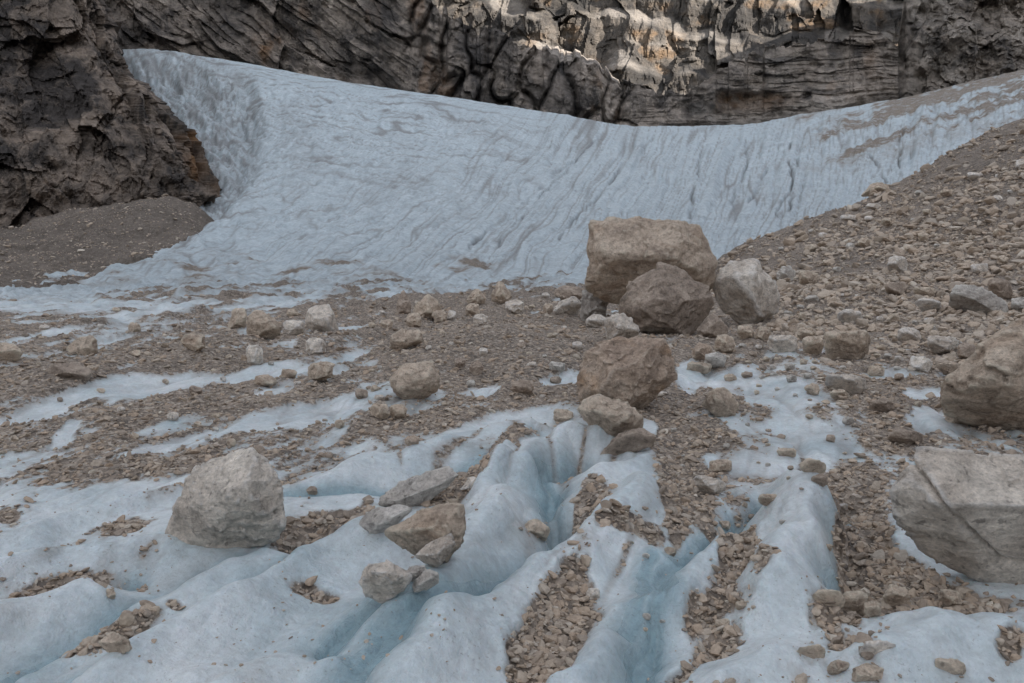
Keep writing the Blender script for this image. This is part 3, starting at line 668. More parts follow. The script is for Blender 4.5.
# pale bed along the foot of the right bank
foot2 = sst(18, 6, (foot[None] - 26) - CR) * sst(700, 730, CP) * sst(860, 800, CP)
crust = np.clip(crust * .75, 0, 1)
cpal = np.clip(0.5 * foot2 + 0.35 * wC * sst(1.0, 0.0, cave) * sst(.0, .6, wv) + 0.5 * wD * sst(-0.4, .4, fbm(cx_ / 12, cz_ / 12, .7, 3, 423)), 0, 1)
CV = world(CP, CR, CD)
# terrace running back from the rim, covered with pale scree
bk = []
zr0 = CV[-1, :, 2]; dr0 = CD[-1]
slope = np.interp(cp, [-165, 430, 500, 560, 620, 640, 700, 740, 1188], [0.15, 0.15, 0.20, 0.40, 0.30, 0.22, 0.22, 0.15, 0.15])
for k in range(1, 22):
    dd = dr0 + 3.0 * k
    zz = zr0 + slope * 3.0 * k + 0.5 * fbm(cp / 9, np.full_like(cp, k / 3.), .3, 3, 431)
    bk.append(np.stack([(cp - CX) / F * dd, dd, zz], -1))
CV = np.concatenate([CV, np.stack(bk, 0)], 0)
e2 = lambda A, v: np.concatenate([A, np.full((21, A.shape[1]), v)], 0)
pal2 = e2(cpal, 0.0); pal2[-21:] = (sst(500, 530, cp) * sst(730, 700, cp))[None] * np.clip(.45 + .9 * fbm(np.broadcast_to(cp / 22, (21, len(cp))), np.arange(21)[:, None] / 6. + 0 * cp, .2, 3, 441), 0, .5)
co = mesh_obj('cliff', CV.reshape(-1, 3), grid_faces(CV.shape[0], CV.shape[1], True), M['cliff'],
              {'rust': e2(crust, 0), 'crev': e2(np.clip(cre, 0, 1), 0), 'pale': pal2}, smooth=False)
tag(co, 'shaded dark cliff band rising directly behind the top of the glacier', 'cliff', kind='structure')

# ------------------------------------------------------------------ upper wall that still catches the sun
up = np.arange(330, 1188, 1.15); ur = np.linspace(150, -190, 300)
UP, UR = np.meshgrid(up, ur)
UD = 322 + (95 - UR) * 0.19
ux = (UP - CX) / F * 340; uz = (YH - UR) / F * 340
uw = fbm(ux / 22, uz / 22, .2, 3, 501)
u1, u2, uid = worley(ux / 10 + uw * .7 - uz / 60, uz / 26 + uw * .5, None, 502)
v1, v2, vid = worley(ux / 4.2 + uw, uz / 8 + uw, None, 503)
relu = 10 * facet(ux / 17 + uw * .35 - uz / 90, uz / 60 + uw * .4, None, 502, .8) + 4.5 * facet(ux / 7 + uw * .35, uz / 22 + uw * .4, None, 503, .8) + 1.2 * facet(ux / 3 + uw, uz / 7, None, 508, .7) + 5 * fbm(ux / 30, uz / 30, .4, 3, 504) + 0.9 * fbm(ux / 3, uz / 5, .3, 4, 505, .6) + 1.2 * perlin(uz / 4 + uw * 2, ux / 30, .2, 509)
lt = (uz + 7 * uw + ux * .10) / 19; lf = lt - np.floor(lt); ledge = np.floor(lt) + sst(.68, 1.0, lf); lmask = sst(.68, .8, lf) * sst(1.0, .96, lf)
relu = relu * (1 - .45 * lmask) - 8.0 * (ledge - ledge[95 <= ur[::1]].min() if False else ledge - 3)
relu = relu + 10 * np.exp(-((UP - 622) / 17) ** 2 - ((UR - 62) / 16) ** 2) + 6 * np.exp(-((UP - 580) / 9) ** 2 - ((UR - 35) / 18) ** 2)
relu = relu - 10 * np.exp(-((UP - 846) / 6) ** 2) * sst(40, 20, UR)
UD = UD - relu
ucre = 0.7 * sst(.05, 0, u2 - u1) + .3 * sst(.05, 0, v2 - v1)
urust = 0.7 * sst(.25, .6, fbm(ux / 14, uz / 9, .5, 3, 506))
upal = 0.6 * sst(.15, .5, fbm(ux / 26, uz / 9, .8, 4, 507)) * sst(20, 50, UR) + 0.8 * np.exp(-((UP - 632) / 17) ** 2 - ((UR - 40) / 3) ** 2) + 0.9 * np.exp(-((UP - 893) / 12) ** 2 - ((UR - 36) / 8) ** 2)
uo = mesh_obj('mountain_wall', world(UP, UR, UD).reshape(-1, 3), grid_faces(*UP.shape, True), M['upper'],
              {'rust': urust, 'crev': np.clip(ucre, 0, 1), 'pale': np.clip(upal * .45 + .45 * lmask * sst(-.2, .4, fbm(ux / 20, uz / 20, .9, 3, 510)), 0, 1)}, smooth=False)
tag(uo, 'sunlit upper mountain wall of broken rock columns above the shaded cliff', 'mountain', kind='structure')

# ------------------------------------------------------------------ unseen ridges placed to shade the glacier and cut low sky light, and the valley floor
SUN_AZ, SUN_EL = math.radians(60), math.radians(27)               # from +x side, a little behind the camera
ry = np.linspace(-520, 380, 180); rt = np.linspace(0, 1, 90)
crest = np.interp(ry, [-520, -50, 70, 107, 130, 169, 219, 290, 380], [430, 440, 415, 352, 306, 246, 190, 140, 100]) + 6 * fbm(ry / 30, ry * 0, .2, 4, 601)  # crest heights shaped so the sun reaches only the upper wall
RY, RT = np.meshgrid(ry, rt)
RX = 215 + 300 * RT + 10 * fbm(RY / 50, RT * 5, .2, 4, 602)
prof = np.where(RT < 0.45, (RT / 0.45) ** 1.25, 1 - (RT - 0.45) / 0.55 * 0.9)
RZ = -3 + (crest[None] + 3) * prof + 9 * fbm(RX / 40, RY / 40, .3, 5, 603) * sst(0, 0.2, RT) * sst(1, .6, prof)
sh = np.zeros_like(RX)
ro = mesh_obj('unseen_ridge', np.stack([RX, RY, RZ], -1).reshape(-1, 3), grid_faces(*RX.shape, True), M['ridge'], {'rust': sh, 'crev': sh, 'pale': sh})
tag(ro, 'unseen mountain ridge on the right with its crest shaped to shade the glacier', 'mountain', kind='structure')
th = np.radians(np.linspace(152, 312, 200)); rr = np.linspace(0, 1, 70); TH, RR = np.meshgrid(th, rr)  # walls added out of view so light falls more from above
rad0 = 150 + 40 * np.sin(th * 3.0) + 15 * fbm(th * 6, th * 0, .3, 3, 621)
RD = rad0[None] + 300 * RR
hgt = 95 + 30 * fbm(th * 2.2, th * 0, .7, 4, 622) + 40 * np.exp(-((np.degrees(th) - 215) / 25) ** 2)
prf = np.where(RR < .6, (RR / .6) ** 1.15, 1 - (RR - .6) * 1.6)
KZ = -6 + hgt[None] * prf + 10 * fbm(RD * np.cos(TH) / 40, RD * np.sin(TH) / 40, .3, 5, 623) * sst(0, .25, RR)
kz = np.zeros_like(RD)
ko = mesh_obj('unseen_ridge', np.stack([RD * np.cos(TH), RD * np.sin(TH), KZ], -1).reshape(-1, 3), grid_faces(*RD.shape, True), M['ridge'], {'rust': kz, 'crev': kz, 'pale': kz})
tag(ko, 'unseen cirque walls added behind and to the left to block low sky light', 'mountain', kind='structure')
gx = np.linspace(-700, 700, 141); gy = np.linspace(-600, 700, 131); GX, GY = np.meshgrid(gx, gy)
GZ = -4 + 3 * fbm(GX / 60, GY / 60, .2, 4, 611) + np.maximum(0, -GX - 170) * 0.5 * sst(-100, 60, GY) + np.maximum(0, GY - 330) * 0.6
vo = mesh_obj('valley_floor', np.stack([GX, GY, GZ - 4], -1).reshape(-1, 3), grid_faces(*GX.shape), M['scree'])
tag(vo, 'stony valley floor under and around the glacier', 'ground', kind='structure')

# ------------------------------------------------------------------ where a view ray meets the ground
ROWmin = np.minimum.accumulate(ROW, 0); SROWmin = np.minimum.accumulate(SROW, 0); AROWmin = np.minimum.accumulate(YH - (AZ - ZC) / AD * F, 0)
def hit(p, r):
    best = 1e9; which = 'ice'
    for P_, Dv, Rm, nmn in ((pxs, ds, ROWmin, 'ice'), (sp, sd, SROWmin, 'scree'), (ap, ad, AROWmin, 'moraine')):
        if p < P_[0] or p > P_[-1]: continue
        j = int(round((p - P_[0]) / (P_[1] - P_[0]))); j = min(j, len(P_) - 1)
        i = int(np.searchsorted(-Rm[:, j], -r))
        if 0 < i < len(Dv) and Dv[i] < best: best = Dv[i]; which = nmn
    return best, which
def field(P_, Dv, Zf, p, d):
    fj = np.clip((p - P_[0]) / (P_[1] - P_[0]), 0, len(P_) - 1.001); j = fj.astype(int); a = fj - j
    i = np.clip(np.searchsorted(Dv, d) - 1, 0, len(Dv) - 2); b = np.clip((d - Dv[i]) / (Dv[i + 1] - Dv[i]), 0, 1)
    return (Zf[i, j] * (1 - a) + Zf[i, j + 1] * a) * (1 - b) + (Zf[i + 1, j] * (1 - a) + Zf[i + 1, j + 1] * a) * b

# ------------------------------------------------------------------ rocks
_ico = {}
def ico(n):
    if n not in _ico:
        import bmesh
        bm = bmesh.new(); bmesh.ops.create_icosphere(bm, subdivisions=n, radius=1.0)
        bm.verts.ensure_lookup_table()
        v = np.array([q.co[:] for q in bm.verts]); f = np.array([[q.index for q in t.verts] for t in bm.faces], np.int32)
        bm.free(); _ico[n] = (v / np.linalg.norm(v, axis=1)[:, None], f)
    return _ico[n]

def hull(pts):
    pts = sorted(set(map(tuple, pts)))
    def half(p):
        o = []
        for q in p:
            while len(o) > 1 and (o[-1][0] - o[-2][0]) * (q[1] - o[-2][1]) - (o[-1][1] - o[-2][1]) * (q[0] - o[-2][0]) <= 0: o.pop()
            o.append(q)
        return o[:-1]
    return half(pts) + half(pts[::-1])

CAM = np.array([0, 0, ZC]); NROCK = 0
def rock(name, poly, mat, seed, tk=0.85, facets=(), rough=1.0, push=0.15, cuts=5, post=None, dist=None, up_tilt=None):
    """a solid block whose outline seen from the camera is poly (pixels), standing at its real distance"""
    r = np.random.default_rng(seed)
    P = hull(poly); P = np.array(P, float)
    x0, x1, y0, y1 = P[:, 0].min(), P[:, 0].max(), P[:, 1].min(), P[:, 1].max()
    bx = P[P[:, 1] > y1 - 0.15 * (y1 - y0)][:, 0].mean()
    dh = dist or hit(min(max(bx, -150), 1180), y1 - 0.06 * (y1 - y0))[0]
    size = math.sqrt((x1 - x0) * (y1 - y0)) * dh / F
    T = tk * size; dc = dh + push * T
    cpx = P.mean(0); Cw = world(cpx[0], cpx[1], dc)
    fwd = (Cw - CAM) / np.linalg.norm(Cw - CAM)
    N, H = [], []
    for a, b in zip(P, np.roll(P, -1, 0)):
        A, B = world(*a, dc), world(*b, dc)
        ns = np.cross(B - A, (A + B) / 2 - CAM); ns /= np.linalg.norm(ns)
        if ns @ ((A + B) / 2 - Cw) < 0: ns = -ns
        t = math.radians(r.uniform(12, 48)); n = ns * math.cos(t) - fwd * math.sin(t); N.append(n); H.append(n @ (A - Cw))
        t = math.radians(r.uniform(5, 35)); n = ns * math.cos(t) + fwd * math.sin(t); N.append(n); H.append(n @ (A - Cw))
    fr = np.array([r.uniform(-.35, .35), -1, r.uniform(-.25, .15)])
    tp = np.array([r.uniform(-.4, .4), -0.75, r.uniform(.6, 1.0)])
    fl = list(facets) if facets else [(*fr, 0.48), (*tp, 0.44)]
    for nx, ny, nz, k in fl:
        n = np.array([nx, ny, nz]) / math.sqrt(nx * nx + ny * ny + nz * nz); N.append(n); H.append(max(k * T, 0.02 * size))
    N.append(fwd); H.append(T * 0.6)
    N = np.array(N); H = np.array(H)
    ppx = max(x1 - x0, y1 - y0)
    sub = 6 if ppx > 85 else 5 if ppx > 32 else 4 if ppx > 11 else 3
    dv, fc = ico(sub)
    def radius(N, H, dirs, p=300):
        q = np.maximum(dirs @ N.T, 1e-4) / H[None]
        m = q.max(1); return 1.0 / (m * ((q / m[:, None]) ** p).sum(1) ** (1.0 / p))
    d3, _ = ico(4)
    r3 = radius(N, H, d3, 60); pts3 = d3 * r3[:, None]
    ex_n, ex_h = [], []
    for k in range(cuts):
        n = r.normal(size=3); n /= np.linalg.norm(n)
        if n[1] > 0.3: n[1] *= -1
        s = (pts3 @ n).max(); ex_n.append(n); ex_h.append(s * (r.uniform(0.93, 0.99) if sub >= 5 else r.uniform(0.80, 0.97)))
    N2 = np.vstack([N, ex_n]); H2 = np.concatenate([H, ex_h])
    rad = radius(N2, H2, dv)
    v = dv * rad[:, None]; u = v / size; o = r.uniform(0, 50, 3)
    # broken surface: bedding steps, conchoidal hollows, grain
    ax = r.normal(size=3); ax /= np.linalg.norm(ax)
    bed = u @ ax
    dsp = 0.012 * fbm(u[:, 0] * 2.3 + o[0], u[:, 1] * 2.3 + o[1], u[:, 2] * 2.3 + o[2], 3, seed)
    if sub >= 4:
        wq = 0.07 * fbm(u[:, 0] * 5 + o[2], u[:, 1] * 5, u[:, 2] * 5, 2, seed + 2)
        U = (u + wq[:, None])
        dsp += (0.032 if sub >= 6 else 0.042 if sub == 5 else 0.07) * facet(U[:, 0] * 2.3 + o[0], U[:, 1] * 2.3 + o[1], U[:, 2] * 2.3 + o[2], seed, 0.22)
        dsp += 0.012 * np.tanh(4 * perlin(bed * 9 + 0.6 * fbm(u[:, 0] * 3, u[:, 1] * 3, u[:, 2] * 3, 2, seed + 3), u[:, 0] * 1.4 + o[1], u[:, 1] * 1.4, seed + 5))
    if sub >= 5:
        dsp += 0.027 * facet(U[:, 0] * 6.5 + o[1], U[:, 1] * 6.5 + o[2], U[:, 2] * 6.5 + o[0], seed + 1, 0.4)
        dsp += 0.006 * fbm(u[:, 0] * 11 + o[1], u[:, 1] * 11 + o[2], u[:, 2] * 11 + o[0], 4, seed + 9, 0.62)
    if sub >= 6:
        dsp += 0.007 * facet(U[:, 0] * 15 + o[1], U[:, 1] * 15 + o[2], U[:, 2] * 15 + o[0], seed + 4, 0.5)
    v = dv * (rad + dsp * size * rough * np.minimum(1, rad / (0.35 * size)))[:, None]
    W = Cw + v
    if post is not None: W = post(W, Cw, size)
    loc = np.array([Cw[0], Cw[1], W[:, 2].min()])
    ob = mesh_obj(name, W, fc, M[mat], None, sub >= 5, loc)
    return ob

BOX = []
def B(name, poly, mat, label, cat='boulder', group=None, **k):
    global NROCK; NROCK += 1
    P = np.array(poly); BOX.append((P[:, 0].min(), P[:, 0].max(), P[:, 1].min(), P[:, 1].max()))
    return tag(rock(name, poly, mat, 1000 + 7 * NROCK, **k), label, cat, group)

def box_poly(x0, x1, y0, y1, r, pointed=False):
    n = r.integers(6, 9); a0 = r.uniform(0, 6.28); out = []
    for i in range(n):
        a = a0 + 6.283 * (i + r.uniform(-.3, .3)) / n
        c, s = math.cos(a), math.sin(a); e = 0.62
        out.append(((x0 + x1) / 2 + (x1 - x0) / 2 * math.copysign(abs(c) ** e, c), (y0 + y1) / 2 + (y1 - y0) / 2 * math.copysign(abs(s) ** e, s)))
    if pointed:
        m = r.uniform(.4, .6)
        out = [(x0 + m * (x1 - x0), y0), (x0 + (m + .12) * (x1 - x0), y0 + 2), (x1, y0 + .6 * (y1 - y0)), (x1 - 1, y1), (x0 + 1, y1 - 1), (x0, y0 + .55 * (y1 - y0))]
    else:
        P = np.array(out); P[:, 0] = x0 + (P[:, 0] - P[:, 0].min()) / np.ptp(P[:, 0]) * (x1 - x0); P[:, 1] = y0 + (P[:, 1] - P[:, 1].min()) / np.ptp(P[:, 1]) * (y1 - y0)
        out = [tuple(q) for q in P]
    return out
def Sx(x0, x1, y0, y1, mat, label, name='rock', cat='rock', group=None, pointed=False, **k):
    r = np.random.default_rng(int(x0 * 31 + y0 * 17))
    return B(name, box_poly(x0, x1, y0, y1, r, pointed), mat, label, cat, group, **k)

# the big boulders, outlined one by one
B('boulder', [(164, 538), (176, 496), (183, 476), (211, 457), (232, 450), (258, 450), (278, 473), (287, 510), (286, 533), (271, 545), (246, 548), (218, 559), (186, 559), (169, 549)], 'pale',
  'large pale angular boulder standing alone on the ice in the left foreground', facets=[(-.55, -.8, .25, .5), (.6, -.8, .05, .46), (-.1, -.6, .9, .62), (0.15, -.85, -.6, .55)], tk=0.95)

def crack_post(W, Cw, size):
    d = W[:, 1]; qx = CX + W[:, 0] / d * F; qy = YH - (W[:, 2] - ZC) / d * F
    pts = [(903, 440), (912, 462), (930, 486), (950, 512), (972, 530), (1000, 556), (1030, 566)]
    best = np.full(len(W), 99.); side = np.zeros(len(W))
    for (ax, ay), (bx, by) in zip(pts[:-1], pts[1:]):
        vx, vy = bx - ax, by - ay; t = np.clip(((qx - ax) * vx + (qy - ay) * vy) / (vx * vx + vy * vy), 0, 1)
        dd = np.hypot(qx - ax - t * vx, qy - ay - t * vy); n = dd < best
        side = np.where(n, ((qx - ax) * vy - (qy - ay) * vx) / math.hypot(vx, vy), side); best = np.minimum(best, dd)
    fr = (W[:, 1] < Cw[1] + 0.1 * size)
    u = W / size
    jit = 2.0 * fbm(u[:, 0] * 14, u[:, 1] * 14, u[:, 2] * 14, 3, 77)
    cut = np.exp(-((best + jit) / 2.6) ** 2) * 0.035 * size - 0.018 * size * sst(-2, 4, side) * sst(60, 10, best)
    dirn = (Cw - W) / np.linalg.norm(Cw - W, axis=1)[:, None]
    return W + dirn * (cut * fr)[:, None]
B('boulder', [(879, 508), (881, 480), (892, 455), (910, 442), (1024, 427), (1130, 420), (1175, 500), (1150, 590), (1060, 612), (1001, 592), (966, 591), (941, 582), (913, 561), (886, 538)], 'pale',
  'huge pale slab shaped boulder with a long diagonal crack at the right edge', facets=[(-.12, -.66, .74, .25), (-.38, -.80, -.48, .42), (.1, -.8, -.6, .42)], tk=0.75, post=crack_post, push=0.1, rough=.7)
B('boulder', [(941, 398), (950, 377), (985, 340), (1024, 308), (1100, 280), (1165, 330), (1165, 430), (1090, 452), (975, 449), (947, 440)], 'tan',
  'big smooth sided tan boulder rising behind the cracked slab at the right edge', facets=[(-.35, -.75, .55, .42), (-.4, -.85, -.3, .5)], tk=0.85, push=0.2)
B('boulder', [(584, 292), (585, 267), (588, 243), (591, 219), (610, 218), (640, 221), (692, 222), (703, 235), (717, 264), (716, 276), (708, 300), (640, 305), (590, 300)], 'tan',
  'largest block of the central pile with a flat top and broken front', facets=[(-.12, -.98, .15, .42), (.75, -.6, -.25, .62), (.0, -.4, .9, .9)], tk=0.9, dist=19.0)
B('boulder', [(617, 304), (634, 278), (654, 264), (677, 267), (702, 284), (718, 298), (708, 318), (697, 334), (684, 340), (655, 339), (638, 336), (622, 322)], 'brown',
  'dark faced leaning block at the front of the central boulder pile', facets=[(.1, -.98, -.18, .42), (-.35, -.5, .8, .52), (-.85, -.5, 0, .6)], tk=0.8)
B('boulder', [(709, 286), (728, 262), (752, 253), (760, 270), (778, 289), (776, 315), (760, 327), (747, 329), (724, 316), (715, 299)], 'pale',
  'pale rounded block leaning at the right of the central boulder pile', facets=[(.15, -.9, .25, .5), (-.5, -.75, -.5, .5), (-.1, -.5, .85, .5)], tk=0.9)
B('boulder', [(577, 396), (578, 366), (584, 352), (603, 339), (640, 335), (665, 334), (672, 350), (676, 376), (668, 387), (650, 402), (636, 414), (600, 412), (580, 404)], 'rust',
  'boxy boulder with an orange stained top and dark front below the central pile', facets=[(.28, -.92, -.1, .42), (-.1, -.45, .88, .5), (-.85, -.6, .2, .6)], tk=0.9)
B('boulder', [(576, 410), (584, 398), (598, 392), (625, 401), (644, 418), (643, 430), (622, 439), (604, 440), (586, 425)], 'tan',
  'rounded tan boulder propped below the orange topped one', facets=[(.1, -.75, .6, .46), (-.1, -1, -.2, .48)])
B('rock', [(637, 403), (649, 390), (664, 390), (673, 396), (675, 409), (659, 418), (644, 417)], 'pale', 'pale block wedged against the right side of the orange topped boulder', 'rock', dist=8.9)
B('rock', [(597, 455), (619, 433), (642, 427), (658, 436), (653, 447), (629, 455), (602, 462)], 'brown', 'low brown rock lying at the foot of the rounded tan boulder', 'rock', tk=.9)
B('rock', [(701, 405), (709, 391), (724, 386), (732, 392), (739, 404), (735, 417), (719, 420)], 'tan', 'tan pointed rock alone on the ice right of the orange topped boulder', 'rock')
B('rock', [(693, 478), (702, 475), (727, 482), (725, 489), (712, 497), (697, 489)], 'pale', 'whitish wedge of rock lying on gravel below the tan pointed rock', 'rock')
B('boulder', [(389, 379), (401, 365), (417, 361), (433, 361), (440, 377), (438, 392), (423, 400), (404, 403), (393, 392)], 'tan', 'rounded tan boulder alone on the debris left of centre', facets=[(-.2, -.85, .4, .48), (.3, -1, -.25, .5)], rough=.8)
B('rock', [(376, 500), (393, 485), (431, 476), (456, 463), (462, 473), (442, 493), (424, 507), (410, 513), (379, 508)], 'grey', 'long grey slab at the top of the slab cluster on the ice', 'rock', tk=.9)
B('rock', [(355, 528), (368, 510), (407, 503), (413, 511), (387, 532), (361, 537)], 'grey', 'flat grey slab at the left of the slab cluster', 'rock', tk=.8)
B('boulder', [(385, 532), (424, 506), (446, 502), (464, 504), (467, 541), (438, 570), (414, 557), (406, 543)], 'tan', 'split tan block in the middle of the slab cluster with a pale lower ledge', facets=[(-.35, -.7, .65, .4), (.7, -.7, -.1, .46), (-.1, -.9, -.5, .5)], tk=.85)
B('rock', [(413, 556), (432, 541), (452, 532), (456, 545), (438, 571)], 'pale', 'pale wedge broken off the front of the split tan block', 'rock', tk=.6, push=-.1)
B('boulder', [(358, 583), (366, 564), (387, 561), (413, 575), (408, 588), (387, 605), (366, 596)], 'pale', 'pale grainy boulder at the bottom of the slab cluster', facets=[(-.75, -.65, .3, .5), (.45, -.85, .15, .46), (0, -.5, .85, .55)])
B('rock', [(409, 596), (412, 582), (427, 568), (438, 573), (438, 586)], 'grey', 'small grey rock right of the pale grainy boulder', 'rock')
B('rock', [(403, 577), (410, 566), (424, 565), (428, 572), (412, 584)], 'grey', 'small grey rock wedged between the split block and the pale grainy boulder', 'rock')
B('rock', [(460, 490), (466, 479), (473, 476), (482, 482), (478, 491)], 'pale', 'pale stone on gravel right of the long grey slab', 'rock')
B('rock', [(520, 532), (526, 522), (538, 519), (551, 529), (548, 543), (535, 540)], 'tan', 'tan rock sitting in the blue melt hollow at centre', 'rock')
B('rock', [(96, 642), (117, 628), (133, 648), (116, 661)], 'tan', 'flat square tan stone on the ice in the lower left', 'rock', tk=.7, facets=[(-.1, -.75, .65, .36)])
B('rock', [(603, 320), (622, 312), (632, 318), (641, 334), (624, 341), (606, 341)], 'pale', 'pale stone at the lower left of the central boulder pile', 'rock')
B('rock', [(696, 330), (712, 311), (729, 326), (726, 339), (700, 342)], 'brown', 'small brown block in the dark gap of the central boulder pile', 'rock', push=.5)
B('boulder', [(943, 311), (952, 284), (970, 281), (991, 286), (1006, 302), (1010, 315), (1000, 319), (960, 317)], 'grey', 'big grey boulder at the foot of the scree on the right', facets=[(-.1, -.7, .7, .4), (.1, -1, -.2, .46)])
Sx(987, 1014, 278, 302, 'brown', 'brown rock behind the big grey boulder on the scree')
Sx(915, 942, 297, 316, 'pale', 'pale round rock left of the big grey boulder on the scree')
Sx(884, 909, 280, 297, 'brown', 'dark square rock low on the scree slope')
B('rock', [(823, 362), (824, 330), (850, 328), (872, 331), (870, 352), (858, 364)], 'tan', 'square faced tan block among the stones at the foot of the scree', 'rock', facets=[(-.1, -1, .05, .4), (0, -.5, .85, .5)])
Sx(766, 799, 334, 355, 'pale', 'pale loaf shaped rock right of the central boulder pile')
Sx(802, 824, 335, 356, 'tan', 'tan rock between the pale loaf shaped rock and the square tan block')
Sx(797, 817, 327, 341, 'tan', 'tan stone behind the pale loaf shaped rock')
Sx(897, 922, 327, 346, 'pale', 'pale rock behind the whitish block at the foot of the scree')
B('rock', [(925, 350), (928, 337), (946, 334), (962, 338), (955, 352), (940, 355)], 'pale', 'whitish block close behind the tan boulder on the right', 'rock')
Sx(957, 977, 342, 361, 'brown', 'brown stone touching the tan boulder on the right')
Sx(837, 863, 309, 325, 'pale', 'flat pale rock low on the scree above the square tan block')
Sx(886, 908, 256, 274, 'pale', 'pale rock halfway up the scree slope')
Sx(777, 796, 266, 284, 'grey', 'grey rock on the scree right behind the leaning pale block')
Sx(796, 820, 270, 287, 'tan', 'reddish tan rock low on the scree behind the central pile')
Sx(970, 990, 263, 275, 'pale', 'pale flat rock on the scree above the big grey boulder')
Sx(840, 863, 214, 222, 'pale', 'flat pale stone high on the scree below its crest')
Sx(864, 882, 203, 210, 'pale', 'small pale stone just under the boulder on the scree crest')
B('boulder', [(859, 197), (870, 185), (880, 181), (890, 188), (886, 195), (872, 199)], 'tan', 'lone tan boulder perched on the crest of the scree slope', dist=49.5)
Sx(911, 938, 286, 299, 'tan', 'low tan rock right of the dark square rock on the scree')
Sx(1010, 1034, 297, 313, 'grey', 'grey rock at the right edge beside the big grey boulder')
B('rock', [(818, 387), (826, 374), (848, 372), (866, 378), (866, 390), (858, 397), (830, 392)], 'pale', 'pale flat slab tilted up over a dark gap right of centre', 'rock', facets=[(-.1, -.55, .85, .36), (.1, -.85, -.55, .45)])
Sx(805, 820, 382, 397, 'tan', 'small upright tan stone at the left end of the tilted pale slab')
Sx(829, 851, 389, 401, 'tan', 'tan stone under the tilted pale slab')
Sx(868, 886, 364, 378, 'tan', 'tan stone on the debris behind the tilted pale slab')
Sx(908, 933, 355, 374, 'pale', 'rounded pale rock in front of the whitish block')
Sx(936, 961, 360, 377, 'rust', 'orange stained rock beside the tan boulder on the right')
Sx(776, 798, 447, 459, 'tan', 'small tan stone on bumpy ice right of centre')
Sx(886, 924, 429, 447, 'brown', 'low brown rock on debris left of the right hand tan boulder')
Sx(869, 895, 398, 414, 'brown', 'low brown stone in the debris below the tilted pale slab')
Sx(810, 846, 589, 612, 'tan', 'flat tan stone at the left end of the row below the cracked slab')
Sx(842, 870, 588, 619, 'tan', 'squarish tan stone in the row below the cracked slab')
Sx(864, 882, 600, 619, 'tan', 'small tan stone touching the squarish one below the cracked slab')
Sx(880, 913, 584, 611, 'tan', 'largest right hand stone of the row below the cracked slab')
Sx(938, 962, 588, 609, 'tan', 'tan stone tucked under the bottom edge of the cracked slab')
Sx(859, 898, 640, 665, 'pale', 'pale pinkish stone above another in the lower right')
Sx(852, 888, 663, 690, 'tan', 'tan stone cut by the bottom edge in the lower right')
Sx(826, 851, 660, 677, 'tan', 'small tan stone near the bottom edge in the lower right')
Sx(932, 967, 655, 680, 'tan', 'tan stone sunk in the rounded ice dome in the lower right')
Sx(794, 828, 644, 662, 'tan', 'thin tan slab on the ice left of the pale pinkish stone')
Sx(799, 826, 458, 476, 'tan', 'tan stone above the gravel left of the cracked slab')
Sx(811, 828, 473, 488, 'brown', 'brown stone in the gravel left of the cracked slab')
Sx(758, 780, 493, 507, 'tan', 'tan stone just above the tall ice dome')
Sx(709, 733, 459, 474, 'tan', 'flat tan stone behind the whitish wedge of rock')
Sx(736, 755, 325, 340, 'tan', 'tan stone under the leaning pale block of the central pile')
Sx(754, 773, 326, 343, 'tan', 'rounded stone between the central pile and the pale loaf shaped rock')
Sx(714, 736, 334, 355, 'tan', 'tan stone in front of the gap in the central pile')
Sx(692, 713, 342, 362, 'rust', 'yellowish rock right behind the orange topped boulder')
Sx(704, 727, 352, 369, 'grey', 'grey rock right of the orange topped boulder')
Sx(686, 712, 361, 374, 'tan', 'flat stone on ice beside the orange topped boulder')
Sx(580, 608, 289, 323, 'grey', 'greenish grey upright rock at the left of the central pile')
Sx(607, 625, 288, 304, 'tan', 'small stone jammed between the two largest blocks of the central pile')
Sx(585, 607, 314, 329, 'pale', 'pale low stone below the greenish grey upright rock')
Sx(554, 586, 285, 303, 'brown', 'dark flat rock behind the stones left of the central pile')
B('rock', [(552, 312), (560, 300), (574, 295), (583, 303), (578, 315), (562, 316)], 'pale', 'pale lumpy rock left of the greenish grey upright rock', 'rock')
Sx(543, 553, 303, 315, 'tan', 'small tan stone left of the pale lumpy rock')
Sx(572, 583, 341, 351, 'pale', 'small pale stone on the gravel mound left of the orange topped boulder')
# the row of stones along the middle
Sx(396, 412, 289, 315, 'brown', 'dark upright rock at the left end of the middle row of stones', pointed=True)
B('rock', [(411, 318), (415, 303), (428, 293), (440, 302), (443, 316), (430, 320)], 'tan', 'broad tan wedge beside the dark upright rock in the middle row', 'rock')
Sx(432, 447, 310, 323, 'tan', 'tan stone in front of the broad tan wedge in the middle row')
Sx(446, 457, 310, 321, 'pale', 'small pale stone right of the broad tan wedge')
Sx(491, 512, 279, 306, 'tan', 'tallest pointed rock of the middle row', pointed=True)
Sx(467, 486, 287, 306, 'tan', 'shorter pointed rock left of the tallest one in the middle row', pointed=True)
Sx(505, 524, 299, 314, 'pale', 'pale round stone at the foot of the tallest pointed rock')
Sx(465, 480, 303, 317, 'tan', 'tan stone below the shorter pointed rock')
Sx(472, 489, 314, 327, 'pale', 'pale stone at the top of the gravel mound')
B('rock', [(389, 347), (391, 335), (402, 329), (420, 330), (424, 342), (406, 349), (395, 351)], 'tan', 'large low tan rock at the left foot of the gravel mound', 'rock')
Sx(406, 422, 313, 328, 'tan', 'tan stone behind the large low tan rock')
Sx(380, 394, 319, 332, 'tan', 'tan stone left of the row behind the large low tan rock')
Sx(511, 534, 380, 396, 'brown', 'low brown stone left of the orange topped boulder')
Sx(547, 566, 361, 373, 'grey', 'grey stone at the lower right of the gravel mound')
